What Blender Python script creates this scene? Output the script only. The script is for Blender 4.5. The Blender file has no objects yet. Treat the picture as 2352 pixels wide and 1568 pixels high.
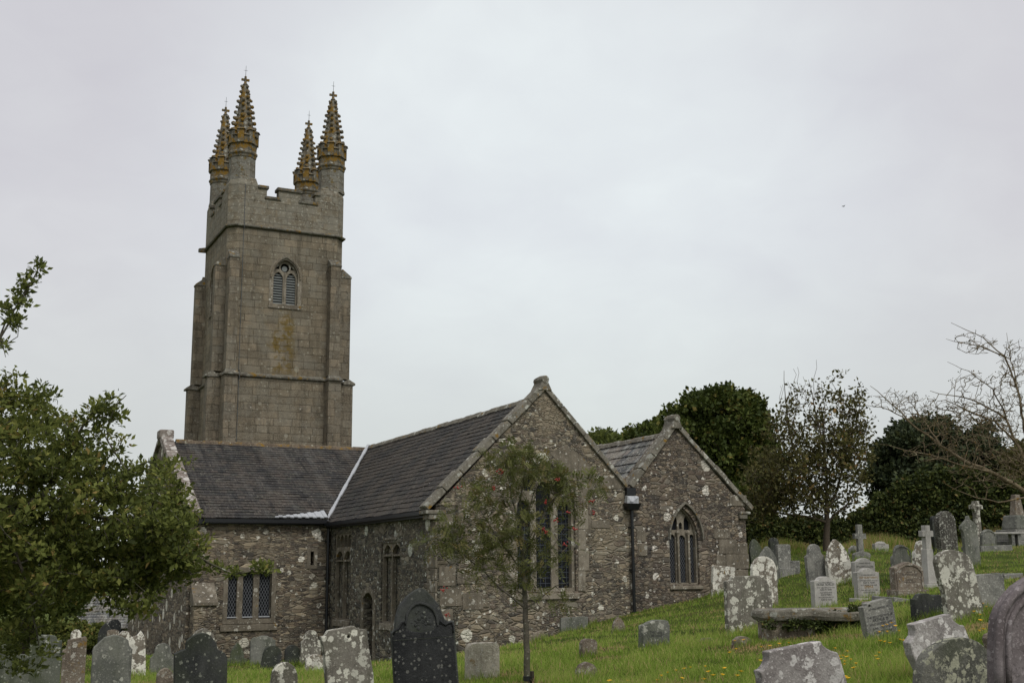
import bpy, bmesh, math, random
import numpy as np
from mathutils import Vector, Matrix
from mathutils.geometry import delaunay_2d_cdt

random.seed(7); rng = np.random.default_rng(7)
SC = bpy.context.scene
COL = SC.collection

# ------------------------------------------------------------------ camera and survey helpers
F = 2700.; CX = 1176.; CY = 784.
TH = math.atan(521/2700.); RO = -0.0076
def _rx(a): c, s = math.cos(a), math.sin(a); return np.array([[1,0,0],[0,c,-s],[0,s,c]])
def _rz(a): c, s = math.cos(a), math.sin(a); return np.array([[c,-s,0],[s,c,0],[0,0,1]])
RCAM = _rx(math.pi/2+TH) @ _rz(RO)
PHI = math.atan2(.4407, .8976)
CH_O = np.array([-2.35, 36., 0.])
RCH = _rz(PHI)
def ray(x, y): return RCAM @ np.array([(x-CX)/F, -(y-CY)/F, -1.])
def at(x, y, Y): d = ray(x, y); return d*(Y/d[1])
def proj(p): d = RCAM.T @ np.asarray(p, float); return (CX-F*d[0]/d[2], CY+F*d[1]/d[2])
def L(x, y, ax, val):           # point of the church's own frame on the plane axis = val
    d = RCH.T @ ray(x, y); o = RCH.T @ (-CH_O); return o + d*((val-o[ax])/d[ax])

cam = bpy.data.cameras.new('camera'); camo = bpy.data.objects.new('camera', cam); COL.objects.link(camo)
cam.sensor_width = 36; cam.lens = 36*F/2352.; cam.clip_start = .1; cam.clip_end = 5000
m4 = Matrix.Identity(4)
for i in range(3):
    for j in range(3): m4[i][j] = RCAM[i][j]
camo.matrix_world = m4
SC.camera = camo

# ------------------------------------------------------------------ objects
def tag(o, label=None, cat=None, group=None, kind=None):
    if label: o['label'] = label
    if cat: o['category'] = cat
    if group: o['group'] = group
    if kind: o['kind'] = kind
    return o
def empty(name, loc=(0,0,0), rz=0, rx=0, ry=0):
    o = bpy.data.objects.new(name, None); COL.objects.link(o)
    o.location = loc; o.rotation_euler = (rx, ry, rz); o.empty_display_size = .2
    return o
def mesh_np(name, V, faces, mat, parent=None, attr=None, smooth=False, uv=None):
    me = bpy.data.meshes.new(name)
    V = np.asarray(V, np.float32)
    if isinstance(faces, np.ndarray):
        n, k = faces.shape
        me.vertices.add(len(V)); me.vertices.foreach_set('co', V.ravel())
        me.loops.add(n*k); me.loops.foreach_set('vertex_index', faces.astype(np.int32).ravel())
        me.polygons.add(n); me.polygons.foreach_set('loop_start', np.arange(0, n*k, k, dtype=np.int32))
        me.polygons.foreach_set('loop_total', np.full(n, k, np.int32))
        me.update(calc_edges=True)
    else:
        me.from_pydata([tuple(map(float, v)) for v in V], [], faces); me.update()
    if attr is not None:
        a = me.attributes.new('rnd', 'FLOAT', 'POINT'); a.data.foreach_set('value', np.asarray(attr, np.float32))
    if uv is not None:
        l = me.uv_layers.new(name='UVMap'); l.data.foreach_set('uv', np.asarray(uv, np.float32).ravel())
    if smooth: me.polygons.foreach_set('use_smooth', np.ones(len(me.polygons), bool))
    if mat: me.materials.append(mat)
    o = bpy.data.objects.new(name, me); COL.objects.link(o); o.parent = parent
    return o
def inside(x, y, poly):
    c = False; j = len(poly)-1
    for i in range(len(poly)):
        xi, yi = poly[i]; xj, yj = poly[j]
        if (yi > y) != (yj > y) and x < (xj-xi)*(y-yi)/(yj-yi)+xi: c = not c
        j = i
    return c
class MB:
    def __init__(s): s.v = []; s.f = []
    def add(s, vs, fs):
        b = len(s.v); s.v += [tuple(map(float, v)) for v in vs]; s.f += [tuple(b+i for i in f) for f in fs]; return s
    def box(s, x0, x1, y0, y1, z0, z1):
        return s.hexa([(x0,y0,z0),(x1,y0,z0),(x1,y1,z0),(x0,y1,z0),(x0,y0,z1),(x1,y0,z1),(x1,y1,z1),(x0,y1,z1)])
    def hexa(s, p):
        return s.add(p, [(0,3,2,1),(4,5,6,7),(0,1,5,4),(1,2,6,5),(2,3,7,6),(3,0,4,7)])
    def prism(s, loops, d0, d1, fn):
        """loops: outline then holes, 2-D; fn(a,b,d)->xyz; closed slab between d0 and d1"""
        flat = [p for lp in loops for p in lp]; n = len(flat); ed = []; k = 0
        for lp in loops: m = len(lp); ed += [(k+i, k+(i+1) % m) for i in range(m)]; k += m
        cv, _, cf, ov, _, _ = delaunay_2d_cdt([Vector((p[0], p[1])) for p in flat], ed, [], 0, 1e-7)
        tri = []
        for f_ in cf:
            q = [cv[i] for i in f_]; cx = sum(v.x for v in q)/len(q); cy = sum(v.y for v in q)/len(q)
            if inside(cx, cy, loops[0]) and not any(inside(cx, cy, h) for h in loops[1:]):
                if all(ov[i] for i in f_): tri.append(tuple(ov[i][0] for i in f_))
        vs = [fn(p[0], p[1], d0) for p in flat] + [fn(p[0], p[1], d1) for p in flat]
        fs = [tuple(t) for t in tri] + [tuple(n+i for i in reversed(t)) for t in tri]
        k = 0
        for lp in loops:
            m = len(lp)
            for i in range(m): a, b = k+i, k+(i+1) % m; fs.append((a, b, n+b, n+a))
            k += m
        return s.add(vs, fs)
    def rings(s, rows, cap=True):
        n = len(rows[0]); vs = [p for r in rows for p in r]; fs = []
        for j in range(len(rows)-1):
            for i in range(n):
                a = j*n+i; b = j*n+(i+1) % n; fs.append((a, b, b+n, a+n))
        if cap: fs.append(tuple(reversed(range(n)))); fs.append(tuple((len(rows)-1)*n+i for i in range(n)))
        return s.add(vs, fs)
    def tube(s, pts, rad, n=6):
        rows = []; pts = [Vector(p) for p in pts]
        if not isinstance(rad, (list, tuple)): rad = [rad]*len(pts)
        for i, p in enumerate(pts):
            t = (pts[min(i+1, len(pts)-1)]-pts[max(i-1, 0)]).normalized()
            u = t.cross(Vector((0,0,1)));
            if u.length < .05: u = Vector((1,0,0))
            u.normalize(); w = t.cross(u)
            rows.append([p+(u*math.cos(a)+w*math.sin(a))*rad[i] for a in [2*math.pi*k/n for k in range(n)]])
        return s.rings(rows)
    def lathe(s, prof, n=8, c=(0,0,0), ph=0):
        return s.rings([[(c[0]+r*math.cos(ph+2*math.pi*k/n), c[1]+r*math.sin(ph+2*math.pi*k/n), c[2]+z) for k in range(n)] for r, z in prof])
    def blob(s, c, r, sq=(1,1,1)):
        c = Vector(c); pr = [(0.01,-1),(.75,-.66),(1,0),(.75,.66),(.01,1)]
        return s.rings([[(c.x+r*sq[0]*a*math.cos(k*math.pi/3), c.y+r*sq[1]*a*math.sin(k*math.pi/3), c.z+r*sq[2]*z) for k in range(6)] for a, z in pr])
    def build(s, name, mat, parent=None, smooth=False, bevel=0, rough=0):
        me = bpy.data.meshes.new(name); me.from_pydata(s.v, [], s.f); me.update()
        bm = bmesh.new(); bm.from_mesh(me); bmesh.ops.recalc_face_normals(bm, faces=bm.faces); bm.to_mesh(me); bm.free()
        if smooth: me.polygons.foreach_set('use_smooth', np.ones(len(me.polygons), bool))
        me.materials.append(mat)
        o = bpy.data.objects.new(name, me); COL.objects.link(o); o.parent = parent
        if bevel:
            b = o.modifiers.new('bevel', 'BEVEL'); b.width = bevel; b.segments = 2; b.limit_method = 'ANGLE'; b.angle_limit = math.radians(40)
        return o

# ------------------------------------------------------------------ materials
class NT:
    def __init__(s, name):
        s.m = bpy.data.materials.new(name); s.m.use_nodes = True; s.t = s.m.node_tree; s.t.nodes.clear()
        s.out = s.n('ShaderNodeOutputMaterial')
        s.co = s.n('ShaderNodeTexCoord').outputs['Object']
    def n(s, k, **a):
        o = s.t.nodes.new(k)
        for p, v in a.items(): setattr(o, p, v)
        return o
    def put(s, sock, v):
        if hasattr(v, 'is_output') or isinstance(v, bpy.types.NodeSocket): s.t.links.new(v, sock)
        else:
            if isinstance(v, (tuple, list)) and len(v) == 3 and sock.type == 'RGBA': v = (*v, 1)
            sock.default_value = v
    def math(s, op, a, b=0., c=None, clamp=False):
        o = s.n('ShaderNodeMath', operation=op, use_clamp=clamp); s.put(o.inputs[0], a); s.put(o.inputs[1], b)
        if c is not None: s.put(o.inputs[2], c)
        return o.outputs[0]
    def vm(s, op, a, b=(0,0,0), sc=None):
        o = s.n('ShaderNodeVectorMath', operation=op); s.put(o.inputs[0], a); s.put(o.inputs[1], b)
        if sc is not None: s.put(o.inputs['Scale'], sc)
        return o.outputs[0]
    def noise(s, vec, scale, detail=4, rough=.55, col=False):
        o = s.n('ShaderNodeTexNoise'); s.put(o.inputs['Vector'], vec); s.put(o.inputs['Scale'], scale)
        s.put(o.inputs['Detail'], detail); s.put(o.inputs['Roughness'], rough)
        return o.outputs['Color' if col else 'Fac']
    def vor(s, vec, scale, feat='F1', rnd=1.):
        o = s.n('ShaderNodeTexVoronoi', feature=feat); s.put(o.inputs['Vector'], vec); s.put(o.inputs['Scale'], scale); s.put(o.inputs['Randomness'], rnd)
        return o
    def ramp(s, f, stops, interp='LINEAR'):
        o = s.n('ShaderNodeValToRGB'); o.color_ramp.interpolation = interp; s.put(o.inputs[0], f); e = o.color_ramp.elements
        while len(e) < len(stops): e.new(.5)
        for i, (p, c) in enumerate(stops):
            e[i].position = p; e[i].color = (*c, 1) if isinstance(c, (tuple, list)) else (c, c, c, 1)
        return o.outputs[0]
    def step(s, f, a, b):       # smooth 0..1 between a and b
        o = s.n('ShaderNodeMapRange', interpolation_type='SMOOTHSTEP'); s.put(o.inputs[0], f); s.put(o.inputs[1], a); s.put(o.inputs[2], b)
        return o.outputs[0]
    def mix(s, f, a, b, mode='MIX'):
        o = s.n('ShaderNodeMix', data_type='RGBA', blend_type=mode); s.put(o.inputs[0], f); s.put(o.inputs[6], a); s.put(o.inputs[7], b)
        return o.outputs[2]
    def sep(s, v):
        o = s.n('ShaderNodeSeparateXYZ'); s.put(o.inputs[0], v); return o.outputs
    def comb(s, x, y, z):
        o = s.n('ShaderNodeCombineXYZ'); s.put(o.inputs[0], x); s.put(o.inputs[1], y); s.put(o.inputs[2], z); return o.outputs[0]
    def warp(s, vec, scale, amt):
        return s.vm('ADD', vec, s.vm('SCALE', s.vm('SUBTRACT', s.noise(vec, scale, 3, col=True), (.5,.5,.5)), sc=amt))
    def finish(s, col, rough=.9, h=None, dist=.02, strength=.8, spec=.25, metal=0., trans=None):
        b = s.n('ShaderNodeBsdfPrincipled'); s.put(b.inputs['Base Color'], col); s.put(b.inputs['Roughness'], rough)
        s.put(b.inputs['Specular IOR Level'], spec); s.put(b.inputs['Metallic'], metal)
        if h is not None:
            k = s.n('ShaderNodeBump'); s.put(k.inputs['Strength'], strength); s.put(k.inputs['Distance'], dist); s.put(k.inputs['Height'], h)
            s.put(b.inputs['Normal'], k.outputs[0])
        sh = b.outputs[0]
        if trans:
            t = s.n('ShaderNodeBsdfTranslucent'); s.put(t.inputs['Color'], col); mx = s.n('ShaderNodeMixShader')
            s.put(mx.inputs[0], trans); s.put(mx.inputs[1], sh); s.put(mx.inputs[2], t.outputs[0]); sh = mx.outputs[0]
        s.put(s.out.inputs['Surface'], sh)
        return s.m
def spots(t, co, scale, size, amt, wscale=6., wamt=.12, rnd=1.):
    """round lichen discs: each Voronoi cell gets its own radius; amt = share of cells that carry one"""
    v = t.vor(t.warp(co, wscale, wamt), scale, 'F1', rnd)
    r = t.sep(v.outputs['Color'])
    rad = t.math('MULTIPLY', t.step(r[0], 1-amt, 1.), size)
    d = t.math('SUBTRACT', rad, v.outputs['Distance'])
    return t.step(d, 0., .035), r[1]

def mat_rubble(name, tint=(1,1,1), dark=1., big=.10, speck=.35, warmpatch=.45, sx=2.7, sz=6.8):
    t = NT(name); co = t.co
    w = t.warp(t.warp(co, .7, .07), 7, .04)
    sc = t.vm('MULTIPLY', w, (sx, sx, sz))
    va = t.vor(sc, 1., 'F1', .78); ve = t.vor(sc, 1., 'DISTANCE_TO_EDGE', .78)
    sc2 = t.vm('MULTIPLY', w, (sx*2.3, sx*2.3, sz*1.9))
    vb = t.vor(sc2, 1., 'F1', .85); vf = t.vor(sc2, 1., 'DISTANCE_TO_EDGE', .85)
    pick = t.step(t.noise(co, .8, 3), .46, .50)
    cell = t.mix(pick, va.outputs['Color'], vb.outputs['Color'])
    edge = t.mix(pick, ve.outputs['Distance'], vf.outputs['Distance'])
    cs = t.sep(cell)
    e = cs[0]
    k = dark
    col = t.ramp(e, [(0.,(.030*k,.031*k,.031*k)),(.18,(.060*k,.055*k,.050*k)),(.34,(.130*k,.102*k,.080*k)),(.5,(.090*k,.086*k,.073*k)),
                     (.66,(.21*k,.170*k,.120*k)),(.82,(.155*k,.150*k,.125*k)),(1.,(.34*k,.29*k,.21*k))])
    col = t.mix(t.math('MULTIPLY', t.noise(co, 14, 5, .7), .8), col, t.mix(.5, col, (.20*k,.175*k,.14*k)))
    mort = t.math('SUBTRACT', 1., t.step(edge, .015, .085))
    mcol = t.mix(t.noise(co, 3.5, 4), (.11*k,.10*k,.08*k), (.30*k,.26*k,.20*k))
    col = t.mix(t.math('MULTIPLY', mort, t.step(t.noise(co, 1.4, 4), .35, .62)), col, mcol)
    # broad lime-washed / rendered remains and warm granite areas
    col = t.mix(t.math('MULTIPLY', t.step(t.noise(t.warp(co, 2, .3), .55, 4, .6), .53, .63), warmpatch), col, (.24*k,.205*k,.15*k))
    col = t.mix(t.math('MULTIPLY', t.step(t.noise(t.vm('MULTIPLY', co, (1.4,1.4,.5)), 1.1, 5, .65), .54, .74), .5), col, (.04*k,.042*k,.038*k))
    m1, r1 = spots(t, co, 5.5, .30, speck, 14, .10)
    col = t.mix(t.math('MULTIPLY', m1, .95), col, (.50,.495,.44))
    m3, r3 = spots(t, co, 17., .40, speck, 40, .03)
    col = t.mix(t.math('MULTIPLY', m3, .6), col, (.36,.35,.30))
    m2, r2 = spots(t, co, 1.9, .42, big, 7, .10)
    m2 = t.math('MULTIPLY', t.math('MULTIPLY', m2, t.step(t.noise(co, 22, 4, .7), .30, .42)), t.step(t.noise(co, .75, 3), .34, .44))
    m4, r4 = spots(t, t.vm('ADD', co, (5.1, 2.2, 3.7)), 3.4, .40, big*1.5, 9, .14)
    m2 = t.math('MAXIMUM', m2, t.math('MULTIPLY', t.math('MULTIPLY', m4, t.step(t.noise(co, 19, 4, .75), .42, .52)), t.step(t.noise(t.vm('ADD', co, (8., 1., 3.)), .9, 3), .42, .50)))
    col = t.mix(m2, col, t.mix(r2, (.52,.51,.44), (.74,.73,.66)))
    col = t.mix(1., col, tuple(1.18*a for a in tint), 'MULTIPLY')
    h = t.math('ADD', t.math('MULTIPLY', t.step(edge, 0., .14), .6), t.math('ADD', t.math('MULTIPLY', cs[1], .35), t.math('MULTIPLY', t.noise(co, 16, 6, .7), .55)))
    return t.finish(col, .95, h, .065, 1., .15)

def mat_ashlar(name, bw=.9, bh=.37, tint=(1,1,1), lich=.3, yellow=None, top=None, mort=.012):
    t = NT(name); co = t.co
    x, y, z = t.sep(t.warp(t.warp(co, 1.2, .06), 7., .035))
    u = t.math('ADD', x, y)
    row = t.math('FLOOR', t.math('DIVIDE', z, bh))
    wn = t.n('ShaderNodeTexWhiteNoise', noise_dimensions='1D'); t.put(wn.inputs['W'], row)
    u = t.math('ADD', u, t.math('MULTIPLY', wn.outputs['Value'], 3.))
    b = t.n('ShaderNodeTexBrick', offset=.37, offset_frequency=2, squash=.6, squash_frequency=3)
    t.put(b.inputs['Vector'], t.comb(u, z, 0.)); t.put(b.inputs['Scale'], 1.); t.put(b.inputs['Mortar Size'], mort)
    t.put(b.inputs['Mortar Smooth'], .4); t.put(b.inputs['Bias'], 0.); t.put(b.inputs['Brick Width'], bw); t.put(b.inputs['Row Height'], bh)
    t.put(b.inputs['Color1'], (0,0,0)); t.put(b.inputs['Color2'], (1,1,1)); t.put(b.inputs['Mortar'], (.5,.5,.5))
    bc = t.sep(b.outputs['Color'])[0]
    col = t.ramp(bc, [(0.,(.125,.112,.090)),(.2,(.21,.185,.142)),(.4,(.155,.145,.122)),(.55,(.25,.215,.165)),(.7,(.185,.160,.122)),(.85,(.215,.205,.175)),(1.,(.29,.245,.185))])
    col = t.mix(t.math('MULTIPLY', t.step(t.noise(co, 1.1, 6, .65), .42, .68), .65), col, (.075,.065,.052))
    col = t.mix(t.math('MULTIPLY', t.step(t.noise(t.vm('MULTIPLY', co, (3.2,3.2,.35)), 1., 5, .6), .47, .68), .7), col, (.065,.06,.05))
    col = t.mix(t.math('MULTIPLY', t.step(t.noise(t.vm('ADD', co, (4., 9., 2.)), .8, 6, .7), .5, .62), .5), col, (.19,.19,.17))
    g = t.noise(co, 45, 3, .8)
    col = t.mix(t.step(g, .50, .62), col, t.mix(.6, col, (.46,.41,.32)))
    col = t.mix(t.math('MULTIPLY', t.step(t.noise(co, 12, 6, .8), .5, .64), .55), col, (.27,.245,.195))
    col = t.mix(t.math('MULTIPLY', t.step(t.noise(co, 9, 6, .8), .54, .66), .55), col, (.075,.067,.053))
    col = t.mix(t.math('MULTIPLY', t.step(t.noise(co, 30, 3, .8), .55, .68), .55), col, (.05,.045,.038))
    col = t.mix(t.math('MULTIPLY', t.step(t.noise(co, 2.6, 5, .7), .56, .68), .5), col, (.17,.165,.145))
    col = t.mix(t.math('MULTIPLY', b.outputs['Fac'], t.math('MULTIPLY', t.step(t.noise(co, 1.6, 3), .36, .62), .7)), col, (.05,.043,.034))
    m1, _ = spots(t, co, 6., .32, lich, 16, .08); m2, _ = spots(t, co, 2.2, .30, lich*.3, 8, .1)
    col = t.mix(t.math('MULTIPLY', t.math('MAXIMUM', m1, m2), .7), col, (.33,.325,.28))
    if top:      # grey lichen crust on the exposed parapet
        zz = t.sep(co)[2]
        f = t.math('MULTIPLY', t.step(zz, top[0], top[1]), t.step(t.noise(co, 2.4, 7, .7), .42, .56))
        col = t.mix(t.math('MULTIPLY', f, .75), col, (.235,.23,.205))
        f = t.math('MULTIPLY', t.step(zz, top[0], top[1]), t.step(t.noise(co, 7, 5, .7), .56, .62))
        col = t.mix(t.math('MULTIPLY', f, .8), col, (.38,.38,.345))
    if yellow is not None:
        col = t.mix(yellow(t, co), col, t.mix(t.noise(co, 6, 4), (.085,.075,.018), (.22,.135,.020)))
    col = t.mix(1., col, tint, 'MULTIPLY')
    h = t.math('ADD', t.math('MULTIPLY', b.outputs['Fac'], -.8), t.math('ADD', t.math('MULTIPLY', t.noise(co, 5, 5, .7), .6), t.math('MULTIPLY', g, .35)))
    return t.finish(col, .95, h, .07, 1., .15)

def mat_stone(name, c1, c2, lich=.3, lsize=.4, lscale=4., lcol=(.42,.42,.36), speck=.3, yel=0., grain=40, rand=True, rough=.9, green=0., bump=.01):
    t = NT(name); co = t.co
    if rand:
        oi = t.n('ShaderNodeObjectInfo'); co = t.vm('ADD', co, t.vm('SCALE', (7.3, 3.1, 5.7), sc=t.math('MULTIPLY', oi.outputs['Random'], 9.)))
    col = t.mix(t.step(t.noise(co, 2.2, 6, .65), .36, .64), c1, c2)
    col = t.mix(t.math('MULTIPLY', t.step(t.noise(t.vm('MULTIPLY', co, (5,5,.8)), 1.3, 4, .6), .5, .68), .45), col, tuple(.45*a for a in c1))
    col = t.mix(t.math('MULTIPLY', t.step(t.noise(co, grain, 3, .8), .54, .66), .5), col, tuple(min(1, 1.9*a) for a in c2))
    col = t.mix(t.math('MULTIPLY', t.step(t.noise(co, grain*.7, 3, .8), .56, .68), .5), col, tuple(.4*a for a in c1))
    if green: col = t.mix(t.math('MULTIPLY', t.step(t.noise(co, 1.7, 4, .6), .42, .62), green), col, (.06,.075,.03))
    m0, r0 = spots(t, co, 22., .42, speck, 50, .02)
    col = t.mix(t.math('MULTIPLY', m0, .7), col, tuple(.95*a for a in lcol))
    if lich:
        m1, r1 = spots(t, co, lscale, lsize, lich, lscale*3, .12)
        m2, r2 = spots(t, t.vm('ADD', co, (3.3,1.7,2.1)), lscale*2.2, lsize, lich, lscale*5, .06)
        cr = t.step(t.noise(t.warp(co, 5., .12), lscale*.55, 6, .72), .70-.16*lich, .72-.16*lich)
        m = t.math('MULTIPLY', t.math('MAXIMUM', t.math('MAXIMUM', m1, m2), t.math('MULTIPLY', cr, min(1., lich*1.5))), t.step(t.noise(co, 26, 4, .7), .36, .46))
        col = t.mix(m, col, t.mix(r1, tuple(.75*a for a in lcol), tuple(min(1, 1.2*a) for a in lcol)))
    if yel: col = t.mix(t.math('MULTIPLY', t.step(t.noise(co, 3.2, 6, .7), .62-yel*.3, .70-yel*.3), .9), col, t.mix(t.noise(co, 9, 3), (.13,.085,.012), (.28,.15,.015)))
    h = t.math('ADD', t.noise(co, 9, 6, .7), t.math('MULTIPLY', t.noise(co, 40, 3, .7), .4))
    return t.finish(col, rough, h, bump, .9, .2)

def mat_slate(name, tint=1., lich=.25, streak=.35, warm=(1,1,1)):
    t = NT(name); co = t.co; uv = t.n('ShaderNodeTexCoord').outputs['UV']
    b = t.n('ShaderNodeTexBrick', offset=.5, offset_frequency=2, squash=1., squash_frequency=2)
    t.put(b.inputs['Vector'], uv); t.put(b.inputs['Scale'], 1.); t.put(b.inputs['Mortar Size'], .007); t.put(b.inputs['Mortar Smooth'], .2)
    t.put(b.inputs['Bias'], 0.); t.put(b.inputs['Brick Width'], .30); t.put(b.inputs['Row Height'], .255)
    t.put(b.inputs['Color1'], (0,0,0)); t.put(b.inputs['Color2'], (1,1,1)); t.put(b.inputs['Mortar'], (.3,.3,.3))
    bc = t.sep(b.outputs['Color'])[0]; k = tint
    col = t.ramp(bc, [(0.,(.018*k,.019*k,.021*k)),(.35,(.027*k,.027*k,.028*k)),(.6,(.036*k,.034*k,.033*k)),(.8,(.030*k,.033*k,.032*k)),(1.,(.058*k,.050*k,.046*k))])
    col = t.mix(t.math('MULTIPLY', t.step(t.noise(co, .7, 5, .6), .42, .62), .75), col, (.062*k,.053*k,.045*k))
    col = t.mix(t.math('MULTIPLY', t.step(t.noise(co, 3.1, 6, .75), .54, .64), .6), col, (.075*k,.075*k,.060*k))
    U = t.sep(uv)
    st = t.noise(t.comb(t.math('MULTIPLY', U[0], 2.2), t.math('MULTIPLY', U[1], .22), 0.), 1., 5, .65)
    col = t.mix(t.math('MULTIPLY', t.step(st, .5, .66), streak), col, (.085*k,.085*k,.082*k))
    col = t.mix(t.math('MULTIPLY', t.step(st, .48, .34), .85), col, (.014,.0145,.015))
    m1, r = spots(t, co, 11., .40, lich, 30, .05)
    col = t.mix(t.math('MULTIPLY', m1, .65), col, (.17*k,.165*k,.145*k))
    m2, r = spots(t, co, 24., .42, lich*1.3, 50, .02)
    col = t.mix(t.math('MULTIPLY', m2, .5), col, (.20*k,.19*k,.165*k))
    col = t.mix(t.math('MULTIPLY', b.outputs['Fac'], .85), col, (.006,.006,.007))
    col = t.mix(1., col, warm, 'MULTIPLY')
    h = t.math('ADD', t.math('MULTIPLY', b.outputs['Fac'], -1.), t.math('ADD', t.math('MULTIPLY', bc, .5), t.math('MULTIPLY', t.noise(co, 18, 5, .7), .5)))
    return t.finish(col, .75, h, .02, 1., .3)

def mat_simple(name, col, rough=.6, spec=.4, metal=0., nz=.3, ns=8., bump=.004):
    t = NT(name); c = t.mix(t.math('MULTIPLY', t.noise(t.co, ns, 5, .65), nz*2), col, tuple(a*.45 for a in col))
    return t.finish(c, rough, t.noise(t.co, ns*3, 4), bump, .6, spec, metal)

def mat_leaf(name, stops, rough=.7, trans=.22, spec=.15):
    t = NT(name); a = t.n('ShaderNodeAttribute', attribute_name='rnd').outputs['Fac']
    col = t.ramp(a, stops)
    col = t.mix(t.math('MULTIPLY', t.noise(t.co, 1.3, 3), .4), col, t.mix(.5, col, stops[0][1]))
    col = t.mix(1., col, (1.25, 1.22, 1.25), 'MULTIPLY')
    return t.finish(col, rough, None, spec=spec, trans=trans)

M = {}
def y_tower(t, co):
    x, y, z = t.sep(co)
    a = t.math('ABSOLUTE', t.math('SUBTRACT', t.math('ADD', x, t.math('MULTIPLY', t.math('SUBTRACT', t.noise(co, 1.3, 5), .5), 2.6)), 1.62))
    side = t.math('SUBTRACT', 1., t.step(a, .05, .75))
    ver = t.math('MULTIPLY', t.step(z, 9.2, 10.2), t.math('SUBTRACT', 1., t.step(z, 12.6, 13.5)))
    edge = t.step(y, 23.6, 23.7)
    f = t.math('MULTIPLY', t.math('MULTIPLY', side, ver), t.step(t.noise(co, 2.6, 7, .8), .44, .55))
    return t.math('MULTIPLY', f, .8)
M['tower'] = mat_ashlar('tower_granite', .95, .37, (1.04,1.0,.91), .5, y_tower, (16.8, 17.6))
M['tower_low'] = M['tower']
M['butt'] = mat_ashlar('buttress_granite', .62, .42, (.99,.95,.88), .5, None, (16.8, 17.6))
M['string'] = mat_stone('string_course_stone', (.09,.082,.065), (.165,.155,.125), .35, .4, 5., (.30,.30,.25), .3, .22, rand=False)
M['pinn'] = mat_stone('pinnacle_stone', (.085,.08,.062), (.19,.17,.13), .4, .4, 5., (.30,.30,.26), .4, .45, rand=False, bump=.03)
M['pinn_s'] = mat_ashlar('pinnacle_shaft_stone', .55, .33, (.95,.95,.92), .5, lambda t, co: t.math('MULTIPLY', t.step(t.noise(co, 2.1, 6, .7), .56, .64), .8), (16., 17.))
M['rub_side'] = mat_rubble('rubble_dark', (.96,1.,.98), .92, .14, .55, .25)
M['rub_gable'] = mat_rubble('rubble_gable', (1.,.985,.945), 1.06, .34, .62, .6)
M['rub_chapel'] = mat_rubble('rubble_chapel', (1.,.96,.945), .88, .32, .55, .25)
M['rub_trans'] = mat_rubble('rubble_transept', (1.,.97,.92), 1.0, .30, .40, .6, 2.0, 8.)
M['dress'] = mat_stone('dressed_granite', (.115,.10,.076), (.195,.17,.13), .45, .38, 4., (.42,.40,.34), .25, .05, rand=False)
M['tracery'] = mat_stone('tracery_stone', (.16,.14,.105), (.26,.23,.18), .3, .4, 5., (.45,.44,.38), .3, 0., rand=False)
M['blind'] = mat_stone('blind_tracery_stone', (.13,.115,.085), (.21,.185,.14), .3, .4, 5., (.42,.41,.35), .3, .05, rand=False)
M['coping'] = mat_stone('coping_stone', (.125,.115,.09), (.20,.185,.15), .55, .42, 3.5, (.38,.38,.33), .4, .18, rand=False, bump=.03)
M['coping_w'] = mat_stone('coping_white', (.16,.13,.11), (.26,.23,.2), .75, .5, 3., (.50,.48,.44), .5, 0, rand=False, bump=.03)
M['slate'] = mat_slate('roof_slate', 1.08, .36, .5, (1.04,1.,.93))
M['slate2'] = mat_slate('roof_slate_side', .92, .46, .2, (1.05,1.,.90))
M['slate3'] = mat_slate('roof_slate_pale', 3.9, .3, .95, (1.,1.02,.97))
M['ridge'] = mat_stone('ridge_tile', (.09,.07,.05), (.16,.125,.085), .3, .4, 6, (.3,.29,.22), .3, .25, rand=False, bump=.02)
M['lead'] = mat_simple('lead_flashing', (.50,.52,.54), .6, .3, 0, .35, 7)
M['black'] = mat_simple('black_iron', (.010,.011,.013), .35, .5, 0, .2, 6)
M['iron'] = mat_simple('iron_rod', (.10,.11,.11), .6, .4, .3, .2, 6)
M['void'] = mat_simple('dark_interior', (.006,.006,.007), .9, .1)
t = NT('leaded_glass'); M['glass'] = t.finish(t.mix(t.noise(t.co, 5, 3), (.007,.008,.010), (.016,.017,.021)), t.math('MULTIPLY_ADD', t.noise(t.co, 9, 2), .3, .25), t.noise(t.co, 6, 3), .02, .5, .12)
M['came'] = mat_simple('lead_came', (.15,.16,.17), .6, .3)
M['came_b'] = mat_simple('saddle_bar', (.10,.115,.14), .6, .3)
M['louvre'] = mat_simple('louvre_slate', (.27,.29,.28), .7, .3)
M['wood'] = mat_simple('old_oak', (.035,.024,.016), .8, .2)
# ================================================================== CHURCH
church = empty('church', tuple(CH_O), PHI)
tag(church, 'grey stone parish church with tall pinnacled tower and dark slate roofs', 'church')
XZ = lambda v: (lambda a, b, d: (a, v+d, b))       # outline in (u,z) on a wall facing -v
YZ = lambda u: (lambda a, b, d: (u+d, a, b))       # outline in (v,z) on a wall facing -u
def arch(a0, a1, z0, zs, za, n=10, close=True):
    """pointed-arch opening outline, counter-clockwise from bottom left"""
    h = (a1-a0)/2; r = za-zs; am = (a0+a1)/2; pts = [(a0, z0), (a1, z0)]
    if r >= h:
        R = (h*h+r*r)/(2*h); e = math.acos((R-h)/R)
        for i in range(n+1): t_ = e*i/n; pts.append((a1-R+R*math.cos(t_), zs+R*math.sin(t_)))
        for i in range(1, n+1): t_ = e*(1-i/n); pts.append((a0+R-R*math.cos(t_), zs+R*math.sin(t_)))
    else:
        for i in range(n+1): s_ = i/n; pts.append((a1-h*s_, zs+r*(math.sin(s_*math.pi/2)**.8)))
        for i in range(1, n+1): s_ = 1-i/n; pts.append((a0+h*s_, zs+r*(math.sin(s_*math.pi/2)**.8)))
    return pts
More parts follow.
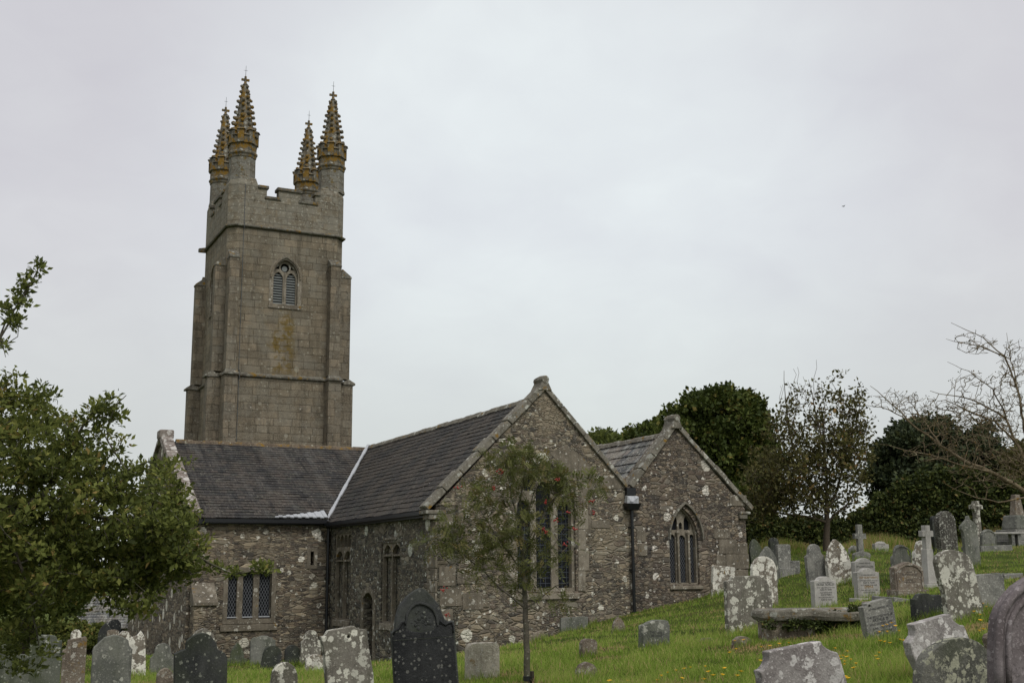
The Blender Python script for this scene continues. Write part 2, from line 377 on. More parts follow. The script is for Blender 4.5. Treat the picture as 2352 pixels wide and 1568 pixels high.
def grow_out(poly, d):
    P = [Vector(p) for p in poly]; n = len(P); out = []
    for i in range(n):
        a = (P[i]-P[i-1]); b = (P[(i+1) % n]-P[i])
        if a.length < 1e-6: a = b
        if b.length < 1e-6: b = a
        a.normalize(); b.normalize()
        na = Vector((a.y, -a.x)); nb = Vector((b.y, -b.x)); m = (na+nb)
        if m.length < 1e-3: m = na
        m.normalize(); out.append(tuple(P[i]+m*(d/max(.4, m.dot(na)))))
    return out

Vt = 24.0; uR = 4.66; TW = 6.05; uL = uR-TW; Vb = Vt+TW
zS2 = L(517, 514, 1, Vt)[2]; zS1 = L(650, 868, 1, Vt)[2]
zM = L(593, 425, 1, Vt)[2]; zE = L(630, 460, 1, Vt)[2]; zTur = L(552, 406, 1, Vt+.7)[2]

# ---- gable walls (plane v=0)
apex1 = L(1250, 893, 1, 0); foot1 = L(998, 1162, 1, 0); val = L(1437, 1118, 1, 0)
apex2 = L(1552, 978, 1, 0); foot2 = L(1720, 1166, 1, 0)
uC = 0.0; uV = float(L(1447, 1250, 1, 0)[0]); uE = float(L(1716, 1250, 1, 0)[0])
def px_poly(pts, ax, val_): 
    r = []
    for x, y in pts:
        p = L(x, y, ax, val_); r.append((float(p[0] if ax == 1 else p[1]), float(p[2])))
    return r
# big east window opening
w0 = L(1186, 1359, 1, 0); w1 = L(1324, 1359, 1, 0); wsp = L(1324, 1172, 1, 0)[2]; wap = L(1247, 1056, 1, 0)[2]
win1 = arch(w0[0], w1[0], w0[2], wsp, wap, 14)
c0 = L(1541, 1342, 1, 0); c1 = L(1609, 1342, 1, 0); csp = L(1575, 1238, 1, 0)[2]; cap_ = L(1571, 1166, 1, 0)[2]
win2 = arch(c0[0], c1[0], c0[2], csp, cap_, 12)
gable1 = [(uC, -4.5), (uV, -4.5), (uV, val[2]), (apex1[0], apex1[2]), (uC, foot1[2]-.02)]
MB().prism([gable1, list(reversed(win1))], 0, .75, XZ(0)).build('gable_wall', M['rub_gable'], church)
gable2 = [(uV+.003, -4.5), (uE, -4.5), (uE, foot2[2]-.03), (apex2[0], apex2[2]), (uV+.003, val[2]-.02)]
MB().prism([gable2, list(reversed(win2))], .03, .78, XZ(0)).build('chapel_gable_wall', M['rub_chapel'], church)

# ---- copings: beams that follow a slope; section from v0 to v1, thickness th above the line
def coping(name, a, b, v0, v1, th, mat, n, seed):
    r = random.Random(seed); mb = MB(); a = Vector((a[0], a[1])); b = Vector((b[0], b[1])); d = (b-a); nn = Vector((-d.y, d.x)).normalized()
    if nn.y < 0: nn = -nn
    cuts = [0]+sorted((i+r.uniform(-.18, .18))/n for i in range(1, n))+[1]
    for i in range(n):
        p = a+d*(cuts[i]+.002); q = a+d*(cuts[i+1]-.002); o = r.uniform(-.02, .02); t_ = th+r.uniform(-.02, .02); k = r.uniform(-.03, .03)
        lo = -.03
        mb.hexa([(p.x+nn.x*lo, v0+o, p.y+nn.y*lo), (q.x+nn.x*lo, v0+o, q.y+nn.y*lo), (q.x+nn.x*lo, v1, q.y+nn.y*lo), (p.x+nn.x*lo, v1, p.y+nn.y*lo),
                 (p.x+nn.x*t_, v0+o+.04, p.y+nn.y*t_), (q.x+nn.x*t_, v0+o+.04, q.y+nn.y*t_), (q.x+nn.x*(t_+k), v1-.05, q.y+nn.y*(t_+k)), (p.x+nn.x*(t_+k), v1-.05, p.y+nn.y*(t_+k))])
    return mb.build(name, mat, church, bevel=.025)
e1 = (apex1[0], apex1[2]); lf = L(984, 1170, 1, 0); rf = L(1436, 1119, 1, 0)
coping('coping', e1, (lf[0]-.05, lf[2]), -.09, .50, .17, M['coping'], 7, 1)
coping('coping', e1, (rf[0]+.02, rf[2]), -.09, .50, .15, M['coping'], 6, 2)
e2 = (apex2[0], apex2[2]); lf2 = L(1452, 1119, 1, 0); rf2 = L(1724, 1171, 1, 0)
coping('coping', e2, (lf2[0], lf2[2]), -.06, .50, .15, M['coping'], 4, 3)
coping('coping', e2, (rf2[0]+.04, rf2[2]), -.06, .50, .15, M['coping'], 6, 4)
def saddle(c, w, name='saddle_stone'):
    mb = MB(); x, z = c
    mb.hexa([(x-w, -.10, z-.05), (x+w, -.10, z-.05), (x+w, .55, z-.05), (x-w, .55, z-.05), (x-.10, -.10, z+.24), (x+.10, -.10, z+.24), (x+.10, .52, z+.24), (x-.10, .52, z+.24)])
    mb.tube([(x, -.12, z+.30), (x, .2, z+.31), (x, .55, z+.30)], [.13, .145, .125], 10)
    return mb.build(name, M['coping'], church, bevel=.02)
saddle(e1, .24); saddle((e2[0], e2[1]-.04), .22)
# kneelers
def kneeler(u0, u1, z, lo, sgn):
    mb = MB(); mb.box(min(u0, u1), max(u0, u1), -.10, .48, z-lo, z-.03)
    mb.box(min(u0, u1)+(.12 if sgn < 0 else 0), max(u0, u1)-(0 if sgn < 0 else .12), -.07, .46, z-lo-.16, z-lo-.002)
    mb.build('kneeler', M['coping'], church, bevel=.02)
kneeler(lf[0]-.12, .30, lf[2]+.02, .15, -1)
kneeler(uE-.30, uE+.14, foot2[2]-.10, .12, 1)
# large dressed blocks set in the gables
def blocks(name, rects, v, mat, th=.022):
    for x0, y0, x1, y1 in rects:
        a = L(x0, y1, 1, v); b = L(x1, y0, 1, v); z0 = min(a[2], b[2]); z1 = max(a[2], b[2]); MB().box(a[0], b[0], v-th, v+.05, z0, z1).build(name, mat, church, bevel=.012)
blocks('quoin_stone', [(1652,1238,1690,1271),(1691,1247,1716,1272),(1668,1272,1719,1306),(1646,1274,1666,1306),(1676,1137,1714,1161),(1640,1215,1676,1236),(1678,1308,1718,1330),(1462,1218,1482,1244),(1466,1247,1486,1276)], .03, M['dress'])
blocks('quoin_stone', [(1377,1093,1427,1121),(1006,1180,1040,1212),(1006,1228,1030,1262),(1008,1300,1046,1345),(1050,1310,1090,1340),(1010,1350,1060,1392),(1006,1398,1040,1440),(1062,1360,1110,1400),(1340,1185,1356,1230),(1358,1195,1400,1212)], 0., M['dress'])
# render patch in the gable beside the window
MB().prism([px_poly([(1262,1040),(1300,1020),(1340,1052),(1368,1090),(1372,1122),(1352,1150),(1340,1168),(1330,1120),(1300,1078)], 1, -.0)], -.012, .02, XZ(0)).build('render_patch', M['dress'], church)

# ---- windows
def glass_panel(parent, poly, v, fn=XZ): MB().prism([poly], 0, .02, fn(v)).build('glass', M['glass'], parent)
def bars(parent, a0, a1, z0, z1, v, step, vs=0, fn=XZ, r=.008, mat='came_b', name='glazing_bars'):
    mb = MB(); f = fn(v); z = z0+step
    while z < z1: mb.prism([[(a0, z-r), (a1, z-r), (a1, z+r), (a0, z+r)]], 0, .012, f); z += step
    if vs:
        for i in range(1, vs+1):
            x = a0+(a1-a0)*i/(vs+1); mb.prism([[(x-r*.7, z0), (x+r*.7, z0), (x+r*.7, z1), (x-r*.7, z1)]], 0, .011, f)
    mb.build(name, M[mat], parent)
def lattice(parent, a0, a1, z0, z1, v, dx, dz, fn=XZ, r=.009):
    mb = MB(); f = fn(v); w = a1-a0; h = z1-z0
    for s in (1, -1):
        k = -int(h/dz)-2
        while True:
            x0 = a0+k*dx
            if x0 > a1+h*dx/dz: break
            k += 1
            p = []
            for i in range(2):
                pass
            # line: x = x0 + (z-z0)*dx/dz   (mirrored for s<0)
            ta = max(0, (a0-x0)*dz/dx); tb = min(h, (a1-x0)*dz/dx)
            if tb-ta < .02: continue
            xa = x0+ta*dx/dz; xb = x0+tb*dx/dz
            if s < 0: xa = a0+a1-xa; xb = a0+a1-xb
            za = z0+ta; zb = z0+tb; off = 0 if s > 0 else .004
            mb.prism([[(xa-r, za), (xa+r, za), (xb+r, zb), (xb-r, zb)]], off, off+.008, f)
    mb.build('leading', M['came'], parent)

# big east window
def lint(a, b, t): return a+(b-a)*t
W = w1[0]-w0[0]
mb = MB(); mb.prism([grow_out(win1, .002), list(reversed(grow_out(win1, -.10)))], .10, .40, XZ(0))
U = lambda x: float(L(x, 1250, 1, 0)[0]); Z = lambda y, x=1250: float(L(x, y, 1, 0)[2])
l1 = (U(1190), U(1226)); l2 = (U(1239), U(1273)); l3 = (U(1289), U(1321)); zb = w0[2]+.08
sideZs, sideZa = Z(1172), Z(1148); 
inner = grow_out(win1, -.08)
holes = [arch(l1[0], l1[1], zb, sideZs, sideZa), arch(l2[0], l2[1], zb, Z(1130), Z(1104)), arch(l3[0], l3[1], zb, sideZs, sideZa),
         arch(U(1212), U(1234), Z(1126), Z(1100), Z(1082)), arch(U(1260), U(1274), Z(1098), Z(1086), Z(1074)), arch(U(1280), U(1301), Z(1135), Z(1120), Z(1100))]
tr = MB().prism([inner]+[list(reversed(h)) for h in holes], .22, .34, XZ(0))
ew = mb.build('traceried_window', M['tracery'], church)
tr.build('tracery', M['tracery'], ew)
glass_panel(ew, grow_out(win1, -.02), .30); 
for l in (l1, l2, l3): bars(ew, l[0], l[1], zb, sideZs+.1, .285, .17, 2, r=.007)
# dressed surround: right jamb proud stones and left
blocks('window_jamb', [(1328,1172,1350,1215),(1328,1216,1345,1262),(1328,1263,1352,1310),(1328,1311,1344,1357)], 0., M['tracery'], .03)
blocks('window_jamb', [(1168,1180,1184,1225),(1160,1226,1184,1262),(1170,1263,1184,1310),(1160,1311,1184,1357)], 0., M['tracery'], .03)
blocks('window_sill', [(1180,1361,1330,1377)], 0., M['tracery'], .06)

# chapel window: three lights with two openings above and hood mould
mb = MB().prism([grow_out(win2, .002), list(reversed(grow_out(win2, -.05)))], .10, .42, XZ(.03))
cw = mb.build('traceried_window', M['tracery'], church)
inner = grow_out(win2, -.04)
U2 = lambda x: float(L(x, 1250, 1, 0)[0]); Z2 = lambda y: float(L(1575, y, 1, 0)[2]); zb2 = c0[2]+.06
H = [arch(U2(1545.5), U2(1559), zb2, Z2(1236), Z2(1226)), arch(U2(1566), U2(1583), zb2, Z2(1236), Z2(1228)), arch(U2(1590), U2(1604), zb2, Z2(1236), Z2(1226)),
     arch(U2(1552), U2(1564.5), Z2(1216), Z2(1196), Z2(1184)), arch(U2(1580), U2(1594), Z2(1216), Z2(1196), Z2(1182)), arch(U2(1569), U2(1576), Z2(1214), Z2(1204), Z2(1198))]
MB().prism([inner]+[list(reversed(h)) for h in H], .18, .30, XZ(.03)).build('tracery', M['tracery'], cw)
mb = MB()
for x in (1562.5, 1586.5): mb.box(U2(x)-.035, U2(x)+.035, .10, .215, zb2, Z2(1222))
for x in (1543, 1562.5, 1586.5, 1607): mb.blob((U2(x), .14, Z2(1222)), .085, (1,.8,1))
mb.build('mullion', M['tracery'], cw)
glass_panel(cw, inner, .29)
for h in H[:3]: lattice(cw, h[0][0], h[1][0], zb2, Z2(1232), .275, .085, .15, r=.006)
blocks('window_sill', [(1538,1344,1613,1353)], .03, M['tracery'], .06)
ho = arch(U2(1536), U2(1616), Z2(1238), Z2(1236), Z2(1152), 14); hi = arch(U2(1539), U2(1612.6), Z2(1238.1), Z2(1236), Z2(1156.5), 14)
ho = ho[1:]+ho[:1]; hi = hi[1:]+hi[:1]   # from right foot over apex to left foot
MB().prism([ho+list(reversed(hi))], -.10, .05, XZ(.03)).build('hood_mould', M['coping'], church)

# ---- side wall (u = 0) with blocked windows and priest's door
vW = float(L(760, 1197, 0, 0)[1]); zEave = float(L(870, 1186, 0, 0)[2])
dr = px_poly([(833,1510),(855.5,1510)], 0, 0); vd0, vd1 = dr[0][0], dr[1][0]
dz = L(845, 1376, 0, 0)[2]; dza = L(846, 1361, 0, 0)[2]
def vz(x, y): p = L(x, y, 0, 0); return float(p[1]), float(p[2])
vA1, zA1 = vz(769, 1225); vA0, _ = vz(806, 1225); zA0 = vz(790, 1424)[1]
vB1, zB1 = vz(876, 1247); vB0, _ = vz(919, 1247); zB0 = vz(895, 1431)[1]
door = arch(vd1, vd0, -3.6, dz, dza)
wA = [(vA0, zA0), (vA1, zA0), (vA1, zA1), (vA0, zA1)]; wB = [(vB0, zB0), (vB1, zB0), (vB1, zB1), (vB0, zB1)]
side = [(0.0, -4.5), (vW+.6, -4.5), (vW+.6, zEave+.15), (0.0, zEave+.15)]
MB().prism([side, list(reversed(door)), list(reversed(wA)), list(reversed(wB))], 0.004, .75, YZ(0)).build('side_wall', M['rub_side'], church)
def blocked(a0, a1, z0, z1, ztr, heads, upper):
    b = MB().prism([[(a0, z0), (a1, z0), (a1, z1), (a0, z1)]], .22, .30, YZ(0)).build('blocked_window', M['rub_side'], church)
    m = (a0+a1)/2; f = .07; lw = (a1-a0)/2-f
    fr = [(a0-.002, z0-.002), (a1+.002, z0-.002), (a1+.002, z1+.002), (a0-.002, z1+.002)]; hl = []
    q = [(a0+f, a0+lw+f*.5), (m+f*.5, a1-f)]
    for p0, p1 in q: hl.append(arch(p0, p1, z0+.05, ztr-.32, ztr-.04))
    if upper:
        n = 4; s_ = (a1-a0-2*f)/n
        for i in range(n): hl.append(arch(a0+f+i*s_+.02, a0+f+(i+1)*s_-.02, ztr+.10, z1-.30, z1-.06))
    MB().prism([fr]+[list(reversed(h)) for h in hl], .06, .19, YZ(0)).build('frame', M['blind'], b)
    mb = MB(); n = 3
    for i in range(n): mb.box(-.05, .12, a0+(a1-a0)*i/n+.01, a0+(a1-a0)*(i+1)/n-.01, z0-.22, z0-.003)
    mb.build('sill', M['tracery'], b, bevel=.01)
    for p0, p1 in q:     # small corbel ledges of the blocked heads
        MB().box(.03, .2, p0+.03, p1-.03, ztr-.42, ztr-.36).build('corbel', M['blind'], b)
    return b
blocked(vA0, vA1, zA0, zA1, L(790, 1262, 0, 0)[2], 2, True)
blocked(vB0, vB1, zB0, zB1, zB1-.02, 2, False)
# relieving arch over the second blocked window
cx_, cz_ = vz(897, 1238); mb = MB()
for i in range(11):
    a = math.radians(18+i*14.4); a2 = a+math.radians(13.2)
    mb.prism([[(cx_+.62*math.cos(a), cz_+.55*math.sin(a)), (cx_+1.15*math.cos(a), cz_+.98*math.sin(a)), (cx_+1.15*math.cos(a2), cz_+.98*math.sin(a2)), (cx_+.62*math.cos(a2), cz_+.55*math.sin(a2))]], -.02, .05, YZ(0))
mb.prism([[(cx_-.6, cz_-.02), (cx_+.6, cz_-.02), (cx_+.6, cz_+.06), (cx_-.6, cz_+.06)]], -.04, .05, YZ(0))
mb.build('relieving_arch', M['blind'], church, bevel=.01)
# door
dro = MB().prism([[(vd1-.1, -3.6), (vd0+.1, -3.6), (vd0+.1, dza+.1), (vd1-.1, dza+.1)]], .35, .42, YZ(0)).build('door', M['wood'], church)
MB().prism([grow_out(door, .22), list(reversed(grow_out(door, .01)))], -.03, .05, YZ(0)).build('door_surround', M['blind'], church, bevel=.01)
mb = MB()
for k in range(4): mb.prism([[(vd1, -2.9+k*.5), (vd0, -2.9+k*.5), (vd0, -2.85+k*.5), (vd1, -2.85+k*.5)]], .32, .345, YZ(0))
mb.build('hinge_strap', M['black'], dro)
# quoins of the side wall's near corner
z = -3.2; k = 0
while z < zEave-.5:
    l = .65 if k % 2 else .38; MB().box(-.018, .05, -.02, l, z, z+.33).build('quoin_stone', M['dress'], church, bevel=.012); z += .36; k += 1

# ---- transept wall (v = vW)
uTl = float(L(437, 1185, 1, vW)[0]); zTe = float(L(600, 1191, 1, vW)[2])
def T(x, y): p = L(x, y, 1, vW); return float(p[0]), float(p[2])
lights = [(522.5, 546.5), (560, 584), (597.5, 623.5)]
u0, z0 = T(521, 1422); u1, z1 = T(625, 1311)
z0 = T(560, 1421)[1]; z1 = T(560, 1313)[1]; op = [(u0, z0), (u1, z0), (u1, z1), (u0, z1)]
s0, sz0 = T(713, 1297); s1, sz1 = T(721, 1266); slit = [(s0, sz0), (s1, sz0), (s1, sz1), (s0, sz1)]
wall = [(uTl, -5.5), (-.004, -5.5), (-.004, zTe+.12), (uTl, zTe+.12)]
MB().prism([wall, list(reversed(op)), list(reversed(slit))], 0, .75, XZ(vW)).build('transept_wall', M['rub_trans'], church)
# gable end of the transept, seen edge-on
rv, rz = 17.2, float(L(840, 1029, 1, 17.2)[2])
zRl = float(L(398, 1011, 1, 17.2)[2])
vBk = 2*rv-vW
MB().prism([[(vW+.76, -6.), (vBk, -6.), (vBk, zTe), (rv, zRl-.05), (vW+.76, zTe+.76*(zRl-zTe)/(rv-vW))]], 0, .7, YZ(uTl+.003)).build('transept_gable_wall', M['rub_trans'], church)
tw = MB().prism([grow_out(op, .17), list(reversed(op))], -.02, .12, XZ(vW)).build('three_light_window', M['dress'], church, bevel=.01)
hl = []
for a, b in lights: hl.append([(T(a, 1350)[0], z0+.05), (T(b, 1350)[0], z0+.05), (T(b, 1350)[0], z1-.03), (T(a, 1350)[0], z1-.03)])
MB().prism([grow_out(op, .003)]+[list(reversed(h)) for h in hl], .14, .30, XZ(vW)).build('mullion', M['dress'], tw)
glass_panel(tw, op, vW+.27)
for i, h in enumerate(hl):
    lattice(tw, h[0][0], h[1][0], h[0][1], h[2][1], vW+.255, .105, .20, r=.0085)
    MB().box(h[0][0]+.005, h[1][0]-.005, vW+.10, vW+.25, z0+.052, z0+.085).build('sill', M['lead'], tw)
MB().box(u0-.25, u1+.25, vW-.07, vW+.1, z0-.42, z0-.19).build('window_sill', M['dress'], church, bevel=.015)
MB().prism([grow_out(slit, .14), list(reversed(slit))], -.02, .1, XZ(vW)).build('slit_window', M['dress'], church, bevel=.01)
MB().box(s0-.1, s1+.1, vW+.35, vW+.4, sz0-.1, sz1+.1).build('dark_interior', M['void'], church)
# dark backing of the church interior behind the glass needs nothing: the glass is opaque and near black
# transept buttress
b0 = T(436, 1400)[0]; b1 = T(487, 1400)[0]; bz1 = T(470, 1337)[1]; bz0 = T(470, 1381)[1]
bt = MB().hexa([(b0, vW-.75, -5.5), (b1, vW-.75, -5.5), (b1, vW+.01, -5.5), (b0, vW+.01, -5.5), (b0, vW-.75, bz0-.12), (b1, vW-.75, bz0-.12), (b1, vW+.01, bz0-.12), (b0, vW+.01, bz0-.12)]).build('buttress', M['rub_trans'], church)
MB().hexa([(b0-.04, vW-.82, bz0-.12), (b1+.04, vW-.82, bz0-.12), (b1+.04, vW-.002, bz0-.12), (b0-.04, vW-.002, bz0-.12), (b0-.04, vW-.82, bz0), (b1+.04, vW-.82, bz0), (b1+.02, vW-.10, bz1), (b0-.02, vW-.10, bz1)]).build('weathering', M['dress'], bt, bevel=.02)

# ---- roofs: real overlapping courses
def roof(name, E0, E1, R0, R1, mat, seed, gauge=.255, lift=.018, nseg=None):
    """E0-E1 eaves line, R0-R1 ridge line (church frame); each course is a thin wedge whose tail overlaps the one below"""
    E0, E1, R0, R1 = map(Vector, (E0, E1, R0, R1)); sl = ((R0-E0).length+(R1-E1).length)/2; n = max(2, round(sl/gauge)); r = random.Random(seed)
    nrm = (E1-E0).cross(R0-E0).normalized()
    if nrm.z < 0: nrm = -nrm
    ln = (E1-E0).length; ns = nseg or max(1, int(ln/.30)); V = []; Fc = []; UV = []
    for i in range(n):
        t0 = i/n-.0; t1 = (i+1)/n
        h = [lift*(1+r.uniform(-.35, .6)) for _ in range(ns+1)]
        js = [r.uniform(-.004, .004) for _ in range(ns+1)]
        for j in range(ns):
            a = j/ns; b = (j+1)/ns; k = (h[j]+h[j+1])/2+r.uniform(-.005, .006)
            def P(s, t_, up): 
                p = (E0*(1-s)+E1*s)*(1-t_)+(R0*(1-s)+R1*s)*t_; return p+nrm*up
            ja = js[j]
            q = [P(a, t0+ja, k), P(b, t0+ja, k), P(b, t1, .002), P(a, t1, .002), P(a, t0+ja, -.02), P(b, t0+ja, -.02)]
            m = len(V); V += q; Fc += [(m, m+1, m+2, m+3), (m+4, m+5, m+1, m)]
            ua, ub = a*ln, b*ln; va, vb = i*gauge+.012, (i+1)*gauge-.001
            UV += [(ua, va), (ub, va), (ub, vb), (ua, vb), (ua, va), (ub, va), (ub, va), (ua, va)]
    o = mesh_np(name, [tuple(v) for v in V], Fc, mat, church, uv=UV)
    return o
z1e = zEave+.02
rA = Vector((apex1[0], 0, 5.50)); zR0 = float(L(1199, 915, 0, apex1[0])[2])
zch = 5.45
# chancel: left slope (runs on under the transept roof, the planes cross in the valley)
roof('slate_roof', (-.22, .42, z1e-.02), (-.22, 17.6, z1e-.04), (apex1[0], .42, zch+.03), (apex1[0], 17.6, zch-.05), M['slate2'], 1)
roof('slate_roof', (uV, .42, val[2]-.12), (uV, 23.9, val[2]-.2), (apex1[0], .42, zch+.03), (apex1[0], 23.9, zch-.15), M['slate2'], 3)
# transept
roof('slate_roof', (uTl+.25, vW-.20, zTe+.02), (apex1[0]+.1, vW-.20, zTe-.01), (uTl+.25, rv, zRl-.05), (apex1[0]+.1, rv, rz-.06), M['slate'], 4)
roof('slate_roof', (uTl+.25, vBk+.2, zTe), (apex1[0], vBk+.2, zTe), (uTl+.25, rv, zRl-.05), (apex1[0], rv, rz-.05), M['slate'], 6)
# chapel
zc2 = float(L(1500, 1001, 0, apex2[0])[2])
roof('slate_roof', (uV+.05, .45, val[2]-.06), (uV+.05, 12, val[2]-.1), (apex2[0], .45, zc2-.05), (apex2[0], 12, zc2-.05), M['slate3'], 7, .42, .03)
roof('slate_roof', (uE+.2, .45, foot2[2]-.2), (uE+.2, 12, foot2[2]-.2), (apex2[0], .45, zc2-.05), (apex2[0], 12, zc2-.05), M['slate3'], 8, .42, .03)
MB().prism([[(uV, -4.5), (uE, -4.5), (uE, foot2[2]-.2), (apex2[0], zc2-.1), (uV, val[2]-.2)]], 0, .5, XZ(11.5)).build('chapel_end_wall', M['rub_chapel'], church)
MB().box(uE-.7, uE-.003, .785, 11.49, -4.5, foot2[2]-.2).build('chapel_side_wall', M['rub_chapel'], church)
MB().prism([[(uL+1.5, -5.), (uV, -5.), (uV, val[2]-.3), (apex1[0], zch-.4), (uL+1.5, 3.0)]], 0, .4, XZ(23.4)).build('nave_wall', M['rub_trans'], church)
MB().box(uTl+.71, uL+1.4, vBk-.7, vBk-.01, -5., zTe-.1).build('transept_back_wall', M['rub_trans'], church)
# ridges
def ridge(a, b, n, seed, mat='ridge', w=.17):
    a = Vector(a); b = Vector(b); d = b-a; r = random.Random(seed); mb = MB(); p = Vector((-d.y, d.x, 0)).normalized()
    for i in range(n):
        s = a+d*((i+.01)/n); e = a+d*((i+.99)/n); k = r.uniform(-.012, .02)
        mb.rings([[tuple(q-p*w-Vector((0,0,.10))+Vector((0,0,k))), tuple(q-p*w*.55+Vector((0,0,.035+k))), tuple(q+Vector((0,0,.085+k))), tuple(q+p*w*.55+Vector((0,0,.035+k))), tuple(q+p*w-Vector((0,0,.10))+Vector((0,0,k)))] for q in (s, e)])
    return mb.build('ridge_tiles', M[mat], church)
ridge((apex1[0], .5, zch+.02), (apex1[0], rv, zch-.04), 38, 1, 'coping')
ridge((uTl+.55, rv, zRl-.04), (apex1[0], rv, rz-.04), 24, 2)
ridge((apex2[0], .5, zc2-.04), (apex2[0], 12, zc2-.04), 26, 3, 'coping')
# transept gable coping rising from front eaves to the ridge
def coping_v(u0, u1, a, b, th, n, mat, name='coping'):
    r = random.Random(5); mb = MB(); a = Vector(a); b = Vector(b); d = b-a; nn = Vector((-d.y, d.x)).normalized()
    if nn.y < 0: nn = -nn
    for i in range(n):
        p = a+d*((i+.01)/n); q = a+d*((i+.99)/n); k = r.uniform(-.03, .03)
        mb.hexa([(u0, p.x, p.y-.05), (u1, p.x, p.y-.05), (u1, q.x, q.y-.05), (u0, q.x, q.y-.05), (u0+.03, p.x+nn.x*th, p.y+nn.y*th+k), (u1-.03, p.x+nn.x*th, p.y+nn.y*th+k), (u1-.03, q.x+nn.x*th, q.y+nn.y*th+k), (u0+.03, q.x+nn.x*th, q.y+nn.y*th+k)])
    return mb.build(name, mat, church, bevel=.03)
coping_v(uTl-.12, uTl+.40, (vW-.1, zTe+.10), (rv+.15, zRl+.12), .17, 9, M['coping_w'])
coping_v(uTl-.12, uTl+.40, (vBk+.1, zTe+.10), (rv+.15, zRl+.12), .17, 9, M['coping_w'])
MB().box(uTl-.16, uTl+.44, rv-.25, rv+.45, zRl+.05, zRl+.42).build('saddle_stone', M['coping_w'], church, bevel=.06)
# eaves gutters and boards
mb = MB().box(uTl+.45, -.24, vW-.30, vW-.16, zTe-.16, zTe-.02); mb.box(uTl+.02, -.02, vW-.16, vW-.003, zTe-.20, zTe-.03)
mb.build('gutter', M['black'], church)
mb = MB().box(-.36, -.22, .48, vW-.31, z1e-.17, z1e-.05); mb.box(-.22, -.001, .5, vW-.1, z1e-.24, z1e-.09)
mb.build('gutter', M['black'], church)
# lead in the valley, lying just above the crossing of the two roof planes
va = Vector((-.22, vW-.16, z1e+.03)); vb_ = Vector(L(852, 1037, 1, rv-.15)); vb_ = Vector((apex1[0]-.05, rv-.15, zch+.02))
d = (vb_-va); p = Vector((-.75, .62, .08)).normalized(); up = Vector((-.2, -.2, .95)).normalized()
mb = MB(); N = 14
for i in range(N):
    a = va+d*(i/N); b = va+d*((i+1)/N); w = .075+.015*math.sin(i*1.7)
    mb.hexa([tuple(a-p*w+up*.02), tuple(b-p*w+up*.02), tuple(b+p*w*.6+up*.02), tuple(a+p*w*.6+up*.02), tuple(a-p*w+up*.085), tuple(b-p*w+up*.085), tuple(b+p*w*.6+up*.075), tuple(a+p*w*.6+up*.075)])
mb.build('valley_flashing', M['lead'], church)
# lead apron along the eaves at the valley foot
sl = (zRl-zTe)/(rv-vW+.2); mb = MB(); xs = np.linspace(T(628, 1190)[0], -.2, 15); top = []
for i, x in enumerate(xs):
    f = i/14.; h_ = .04+.50*f**1.3+.012*math.sin(i*2.1); top.append(h_)
for i in range(14):
    x0_, x1_ = xs[i], xs[i+1]; q = lambda x, s, o: (x, vW-.24+s, zTe+.01+s*sl+o); o = .03+.025*(i % 2)
    mb.hexa([q(x0_, 0, o), q(x1_, 0, o), q(x1_, top[i+1], o), q(x0_, top[i], o), q(x0_, -.01, o+.04), q(x1_, -.01, o+.04), q(x1_, top[i+1], o+.035), q(x0_, top[i], o+.035)])
mb.build('lead_apron', M['lead'], church)
# downpipes
def pipe(x, y, ztop, zbot, r, hw=0, name='downpipe'):
    mb = MB().tube([(x, y, ztop), (x, y, zbot)], r, 8)
    z = ztop-.6
    while z > zbot: mb.tube([(x, y, z), (x, y, z-.07)], r*1.35, 8); mb.box(x-.09, x+.09, y+.02, y+.11, z-.06, z-.01); z -= 1.35
    return mb.build(name, M['black'], church)
pipe(-.13, vW-.13, z1e-.1, -4.0, .058)
zh = float(L(1448, 1166, 1, -.15)[2])
hp = pipe(uV+.02, -.13, zh, -2.2, .055)
hz = MB().hexa([(uV-.16, -.26, zh-.06), (uV+.20, -.26, zh-.06), (uV+.20, -.01, zh-.06), (uV-.16, -.01, zh-.06), (uV-.24, -.32, zh+.14), (uV+.28, -.32, zh+.14), (uV+.28, -.01, zh+.14), (uV-.24, -.01, zh+.14)]).build('hopper', M['black'], hp)
mb = MB(); 
for i in range(4):
    a = uV-.20+i*.11
    mb.hexa([(a, -.22, zh+.15), (a+.11, -.22, zh+.15), (a+.11, -.03, zh+.18), (a, -.03, zh+.18), (a, -.24-.02*(i % 2), zh+(.38, .22, .20, .30)[i]), (a+.11, -.24, zh+(.22, .20, .30, .36)[i]), (a+.11, -.12, zh+.40), (a, -.12, zh+.40)])
mb.build('lead_chute', M['lead'], hp)
MB().box(uV-.15, uV+.2, -.14, .5, zh+.42, zh+.66).build('dark_gutter_opening', M['black'], church)  # solid black box stands in for the shade inside the gutter opening

# ================================================================== TOWER
ch = .42
def oct_plan(e=0., c=ch): 
    a, b, f, g = uL-e, uR+e, Vt-e, Vb+e
    return [(a+c, f), (b-c, f), (b, f+c), (b, g-c), (b-c, g), (a+c, g), (a, g-c), (a, f+c)]
def slabz(plan, z0, z1, mb, holes=()):
    return mb.prism([plan]+[list(reversed(h)) for h in holes], z0, z1, lambda a, b, d: (a, b, d))
